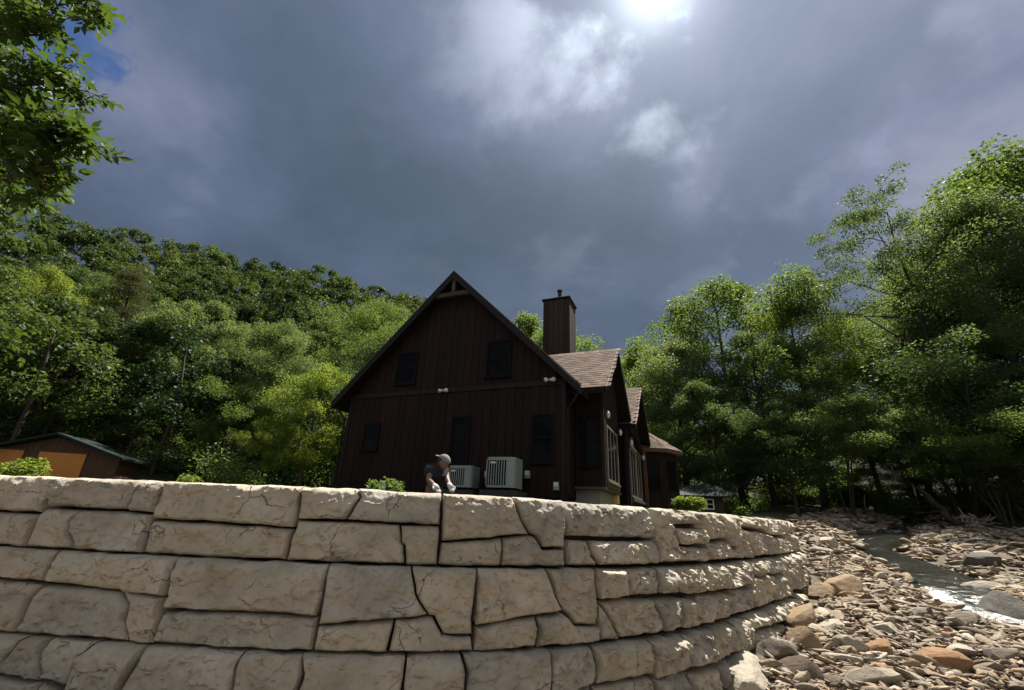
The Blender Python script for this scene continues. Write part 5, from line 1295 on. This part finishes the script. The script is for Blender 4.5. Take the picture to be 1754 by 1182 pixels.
a = on_ground(1640, 27, .1); b_ = on_ground(1590, 29, 2.3)
log_obj('fallen_log', [a, (a + b_) / 2 + Vector((0, 0, .1)), b_], .24, .14, M['log'], 'dark leaning log standing out of the far creek bank', 3, 3)
a = on_ground(1600, 31, .15); b_ = on_ground(1705, 30, .25)
log_obj('fallen_log', [a, b_], .2, .13, M['log'], 'dark log lying across the stones on the far bank', 2, 5)
c0 = on_ground(1668, 27.5, .3); rw = empty('root_tangle', tuple(c0)); tag(rw, 'pale tangle of washed-up roots and sticks on the far bank', 'driftwood')
rng_ = np.random.default_rng(8)
for j in range(26):
    d = unit(rng_.normal(size=3) * np.array([1.2, .8, .55]) + np.array([0, 0, .2])); l = rng_.uniform(.6, 1.7); st = rng_.normal(0, .35, 3) * np.array([1.3, .8, .4])
    MB().tube([st - d * l * .5, st + rng_.normal(0, .12, 3), st + d * l * .5], [.035, .05, .015], 5).build('stick', M['deadwood'], rw)
a = on_ground(1480, 33, .2); b_ = on_ground(1500, 31, .9); log_obj('fallen_log', [b_, a], .12, .07, M['deadwood'], 'thin bleached log poking out by the bright bush at the creek bend', 2, 7)
a = on_ground(1392, 14.4, .1)
log_obj('driftwood_stick', [Vector((9.2, 13.9, .30)), Vector((9.5, 14.1, .75)), Vector((9.62, 14.0, 1.1))], .03, .015, M['deadwood'], 'thin bleached stick standing by the end of the wall', 2, 9)

# ------------------------------------------------------------------ shrubs behind the wall
def shrub(name, p, rad, ht, n, leaf, mat, label, seed, cat='shrub', group=None):
    rng = np.random.default_rng(seed); o = empty(name, tuple(p)); tag(o, label, cat, group)
    cl_, st_ = [], []
    for j in range(9):
        a = rng.uniform(0, 6.28); rr0 = rad * rng.uniform(.15, .8); tip = np.array([math.cos(a) * rr0, math.sin(a) * rr0, ht * rng.uniform(.5, 1)])
        cl_.append((tip, rad * .42)); st_.append((np.array([[0, 0, -.05], tip * .5 + rng.normal(0, .04, 3), tip]), np.array([.014, .010, .005])))
    tv, tf = merge([tube_arrays(p_, r_, 4) for p_, r_ in st_]); link('stems', fastmesh('stems', tv, tf, True), M['bark'], o)
    P, out = crown_points(rng, cl_, n, .75); v, f = leaf_arrays(P, leaf, rng, out, aspect=.42); link('foliage', fastmesh('foliage', v, f), M[mat], o)
def yard_at(px, Y):
    p = at(px, 850, Y); return Vector((p.x, p.y, gz(p.x, p.y)))
shrub('shrub', yard_at(634, 9.2), .30, 2.18 - yard_at(634, 9.2).z, 380, .10, 'leaf_mid', 'small leafy shrub behind the wall, left of the worker', 1)
shrub('shrub', yard_at(672, 9.6), .35, 2.22 - yard_at(672, 9.6).z, 400, .11, 'leaf_mid', 'small dark-leaved shrub behind the wall between the leafy one and the worker', 2)
shrub('shrub', yard_at(26, 12.5), .6, 2.55 - yard_at(28, 12.5).z, 1200, .13, 'leaf_bright', 'spreading leafy shrub at the left edge in front of the orange doors', 3)
shrub('shrub', yard_at(1182, 23), .8, 2.72 - yard_at(1178, 23).z, 3200, .15, 'leaf_bright', 'rounded light green shrub above the wall in front of the small far shed', 4)
shrub('shrub', yard_at(318, 14), .35, 2.38 - yard_at(318, 14).z, 260, .12, 'leaf_bright', 'tiny tuft of leaves over the wall top below the two-lobed tree', 5)

# ------------------------------------------------------------------ near tree whose boughs hang into the upper left
rngn = np.random.default_rng(14)
TX, TY = -14.6, 10.4
nt = empty('hickory_tree', (TX, TY, gz(TX, TY))); tag(nt, 'near tree with large glossy leaves hanging into the upper left corner', 'tree')
nl_ = np.array(nt.location)
def trunk_at(h): return np.array([np.interp(h, [0, 5, 11], [TX, TX + .25, TX + .9]), np.interp(h, [0, 5, 11], [TY, TY - .2, TY - .7]), h])
tb = [(np.array([trunk_at(nl_[2]) - [0, 0, .4], trunk_at(3.5), trunk_at(6), trunk_at(8.5), trunk_at(11)]), np.array([.28, .22, .18, .12, .04]))]
# boughs: polylines from the trunk to picture points (x, y, Y)
boughs_px = [[(-60, 250, 6.6), (60, 240, 5.6), (150, 240, 5.2)], [(-80, 120, 6.6), (30, 150, 5.7), (95, 140, 5.3)], [(-90, 20, 6.8), (20, 60, 5.8), (85, 60, 5.4)], [(-80, -60, 7.0), (60, -30, 5.9), (170, 5, 5.4)],
             [(-60, 300, 6.6), (20, 300, 5.7), (100, 305, 5.3)], [(-40, 200, 6.2), (20, 215, 5.4), (70, 205, 5.0)]]
twigs = []
for bp in boughs_px:
    P = [np.array(at(*q)[:]) for q in bp]; o = trunk_at(np.clip(P[0][2] - .9, 3.2, 10.5)); pts_ = np.array([o, (o + P[0]) / 2 + [0, 0, .25]] + P)
    L_ = np.linspace(0, 1, len(pts_)); uu = np.linspace(0, 1, 14); cv_ = np.stack([np.interp(uu, L_, pts_[:, k]) for k in range(3)], 1)
    for _ in range(2): cv_[1:-1] = (cv_[:-2] + 2 * cv_[1:-1] + cv_[2:]) / 4
    tb.append((cv_, np.linspace(.065, .012, 14)))
    for j in range(32):
        f = rngn.uniform(.30, 1.0) ** .8; b0 = np.array([np.interp(f, uu, cv_[:, k]) for k in range(3)]); d = unit(rngn.normal(size=3) * np.array([.8, .8, .75]) + unit(P[-1] - o) * .3)
        twigs.append((b0, b0 + d * rngn.uniform(.25, .75)))
    twigs.append((cv_[-2], cv_[-1]))
for _ in range(70):   # the rest of the crown, beyond the picture
    h = rngn.uniform(4, 10.5); b0 = trunk_at(h); d = unit(rngn.normal(size=3) + np.array([-.5, .5, .2])); d[0] = -abs(d[0]); twigs.append((b0, b0 + d * rngn.uniform(1.2, 3.4)))
lv, lf_, off_ = [], [], 0
def leaflet(o, d, up_, L, Wd):
    s = np.cross(d, up_); s /= np.linalg.norm(s) + 1e-9; n = np.cross(s, d)
    return np.array([o, o + d * L * .42 + s * Wd + n * Wd * .35, o + d * L * .5 - n * L * .03, o + d * L * .42 - s * Wd + n * Wd * .35, o + d * L - n * L * .10])
LT = np.array([[0, 1, 2], [1, 4, 2], [0, 2, 3], [2, 4, 3]])
for o, tw in twigs:
    mid = (o + tw) / 2 + rngn.normal(0, .04, 3); tb.append((np.array([o, mid, tw]), np.array([.014, .010, .005])))
    dirb = unit(tw - o)
    for j in range(8):
        f = rngn.uniform(.25, 1.0); st = o + (tw - o) * f + rngn.normal(0, .03, 3); d = unit(dirb * .6 + rngn.normal(size=3) * np.array([1, 1, .7])); rl = rngn.uniform(.16, .30)
        tb.append((np.array([st, st + d * rl * .5, st + d * rl + np.array([0, 0, -.03])]), np.array([.004, .003, .002])))
        up_ = unit(np.array([0, 0, 1.0]) + rngn.normal(0, .45, 3)); side = unit(np.cross(d, up_))
        for kf, sg in ((.35, 1), (.35, -1), (.68, 1), (.68, -1), (1.0, 0)):
            dd = unit(d * (.55 if sg else 1) + side * sg * .85 + np.array([0, 0, -.25]) + rngn.normal(0, .14, 3)); L = rngn.uniform(.12, .20) * (1.15 if sg == 0 else 1)
            lv.append(leaflet(st + d * rl * kf, dd, unit(up_ + rngn.normal(0, .25, 3)), L, L * .26)); lf_.append(LT + off_); off_ += 5
tv, tf = merge([tube_arrays(p_, r_, 8 if i == 0 else 4) for i, (p_, r_) in enumerate(tb)])
link('trunk', fastmesh('near_trunk', tv - nl_, tf, True), M['bark'], nt)
link('crown', fastmesh('near_crown', np.vstack(lv) - nl_, np.vstack(lf_)), M['leaf_near'], nt)

# ------------------------------------------------------------------ worker behind the wall
per = empty('person', (-1.35, 7.25, gz(-1.35, 7.25)))
tag(per, 'person in dark t-shirt, grey cap and pale gloves bending over the top of the wall', 'person'); pb = np.array(per.location)
J = dict(head=at(759, 792, 7.10), neck=at(752, 803, 7.15), chest=at(748, 813, 7.2), waist=at(742, 836, 7.32))
J['pelvis'] = J['waist'] + Vector((-.06, .06, -.15))
J['ls'] = at(741, 803, 7.02); J['le'] = at(733, 821, 6.92); J['lw'] = at(745, 833, 6.78)
J['rs'] = at(764, 804, 7.32); J['re'] = at(765, 819, 7.18); J['rw'] = at(770, 831, 7.0)
gy_ = gz(-1.35, 7.25)
J['lk'] = Vector((J['pelvis'].x + .22, J['pelvis'].y - .18, gy_ + .42)); J['lf'] = Vector((J['pelvis'].x - .02, J['pelvis'].y - .16, gy_ + .05)); J['lt'] = J['lf'] + Vector((.2, -.02, -.01))
J['rk'] = Vector((J['pelvis'].x + .2, J['pelvis'].y + .16, gy_ + .42)); J['rf'] = Vector((J['pelvis'].x - .04, J['pelvis'].y + .16, gy_ + .05)); J['rt'] = J['rf'] + Vector((.2, .02, -.01))
def skin(name, verts, edges, radii, mat, parent, root=0, sub=2):
    me = bpy.data.meshes.new(name); me.from_pydata([tuple(Vector(v) - Vector(pb)) for v in verts], edges, []); o = link(name, me, mat, parent)
    o.modifiers.new('skin', 'SKIN').use_smooth_shade = True
    for i, r_ in enumerate(radii):
        me.skin_vertices[0].data[i].radius = (r_, r_) if not isinstance(r_, tuple) else r_; me.skin_vertices[0].data[i].use_root = (i == root)
    s_ = o.modifiers.new('sub', 'SUBSURF'); s_.levels = sub; s_.render_levels = sub; return o
nm = ['pelvis', 'waist', 'chest', 'neck', 'head', 'ls', 'le', 'lw', 'rs', 're', 'rw', 'lk', 'lf', 'lt', 'rk', 'rf', 'rt']
rad = [.135, .125, .145, .06, .085, .062, .045, .032, .062, .045, .032, .07, .045, .035, .07, .045, .035]
ed = [('pelvis', 'waist'), ('waist', 'chest'), ('chest', 'neck'), ('neck', 'head'), ('chest', 'ls'), ('ls', 'le'), ('le', 'lw'), ('chest', 'rs'), ('rs', 're'), ('re', 'rw'), ('pelvis', 'lk'), ('lk', 'lf'), ('lf', 'lt'), ('pelvis', 'rk'), ('rk', 'rf'), ('rf', 'rt')]
skin('body', [J[n] for n in nm], [(nm.index(a), nm.index(b2)) for a, b2 in ed], rad, M['skin'], per)
tn_ = ['waist', 'chest', 'neckl', 'ls', 'lh', 'rs', 'rh', 'pel']
TJ = dict(waist=J['waist'], chest=J['chest'], neckl=J['chest'].lerp(J['neck'], .7), ls=J['ls'], lh=J['ls'].lerp(J['le'], .75), rs=J['rs'], rh=J['rs'].lerp(J['re'], .75), pel=J['waist'].lerp(J['pelvis'], .7))
skin('t_shirt', [TJ[n] for n in tn_], [(7, 0), (0, 1), (1, 2), (1, 3), (3, 4), (1, 5), (5, 6)], [.155, .150, .165, .085, .085, .072, .085, .072], M['shirt'], per, 1)
skin('trousers', [J['pelvis'], J['lk'], J['lf'], J['rk'], J['rf']], [(0, 1), (1, 2), (0, 3), (3, 4)], [.155, .09, .066, .09, .066], M['trousers'], per)
for s_, wn, en in ((1, 'lw', 'le'), (-1, 'rw', 're')):
    w0 = J[wn]; d = (J[wn] - J[en]).normalized(); d = (d + Vector((.35, -.25, -.35))).normalized(); sd_v = d.cross(Vector((0, 0, 1))).normalized(); g = MB()
    b0 = Vector(pb)
    g.tube([w0 - b0 - d * .03, w0 - b0 + d * .02, w0 - b0 + d * .08], [.034, .043, .040], 8)
    for k_, (o_, l_) in enumerate(((-.032, .06), (-.011, .072), (.011, .068), (.031, .052))):
        st = w0 - b0 + d * .075 + sd_v * o_; g.tube([st, st + d * l_ * .55 + Vector((0, 0, -.008)), st + d * l_ * .8 + Vector((0, 0, -.035))], [.0115, .011, .009], 6)
    st = w0 - b0 + d * .02 + sd_v * s_ * .04; g.tube([st, st + sd_v * s_ * .028 + d * .03, st + sd_v * s_ * .03 + d * .06 + Vector((0, 0, -.015))], [.013, .012, .010], 6)
    g.build('glove', M['glove'], per, smooth=True)
# head details: cap with the peak turned back, nose, ears, hair
hc = J['head'] - Vector(pb); fwd = Vector((.80, -.30, -.52)).normalized(); upv = Vector((.42, -.25, .87)); upv = (upv - fwd * upv.dot(fwd)).normalized(); sdv = fwd.cross(upv)
def ell(c_, rf, rs_, ru, name, mat, keep=None, sub=3):
    V, F = ICO[sub]; ax = np.array([fwd[:], sdv[:], upv[:]]); A = (V * np.array([rf, rs_, ru])) @ ax + np.array(c_[:])
    if keep: msk = np.array([keep(v) for v in V]); F = F[msk[F].all(1)]
    return link(name, fastmesh(name, A, F, True), mat, per)
ell(hc, .098, .078, .118, 'face', M['skin'])
ell(hc - fwd * .02 + upv * .012, .098, .084, .112, 'hair', M['hair'], keep=lambda v: v[0] < .25 and v[2] > -.55)
ell(hc + upv * .022, .112, .092, .108, 'cap', M['cap'], keep=lambda v: v[2] > .12)
mb = MB(); ptsb = [hc - fwd * .085 + sdv * s_ * .062 + upv * .045 for s_ in (-1, -.4, .4, 1)] + [hc - fwd * .165 + sdv * s_ * .05 + upv * .02 for s_ in (1, .4, -.4, -1)]
mb.prism(ptsb, upv * .012); mb.build('cap_peak', M['cap'], per)
ell(hc + fwd * .10 - upv * .02, .022, .014, .024, 'nose', M['skin'], sub=2)
for s_ in (-1, 1):
    ell(hc + sdv * s_ * .08 - upv * .01, .022, .010, .032, 'ear', M['skin'], sub=2); ell(hc + fwd * .088 + sdv * s_ * .032 + upv * .012, .008, .012, .008, 'eye', M['hair'], sub=1)
ell(hc + fwd * .092 - upv * .062, .008, .024, .006, 'mouth', M['hair'], sub=1)
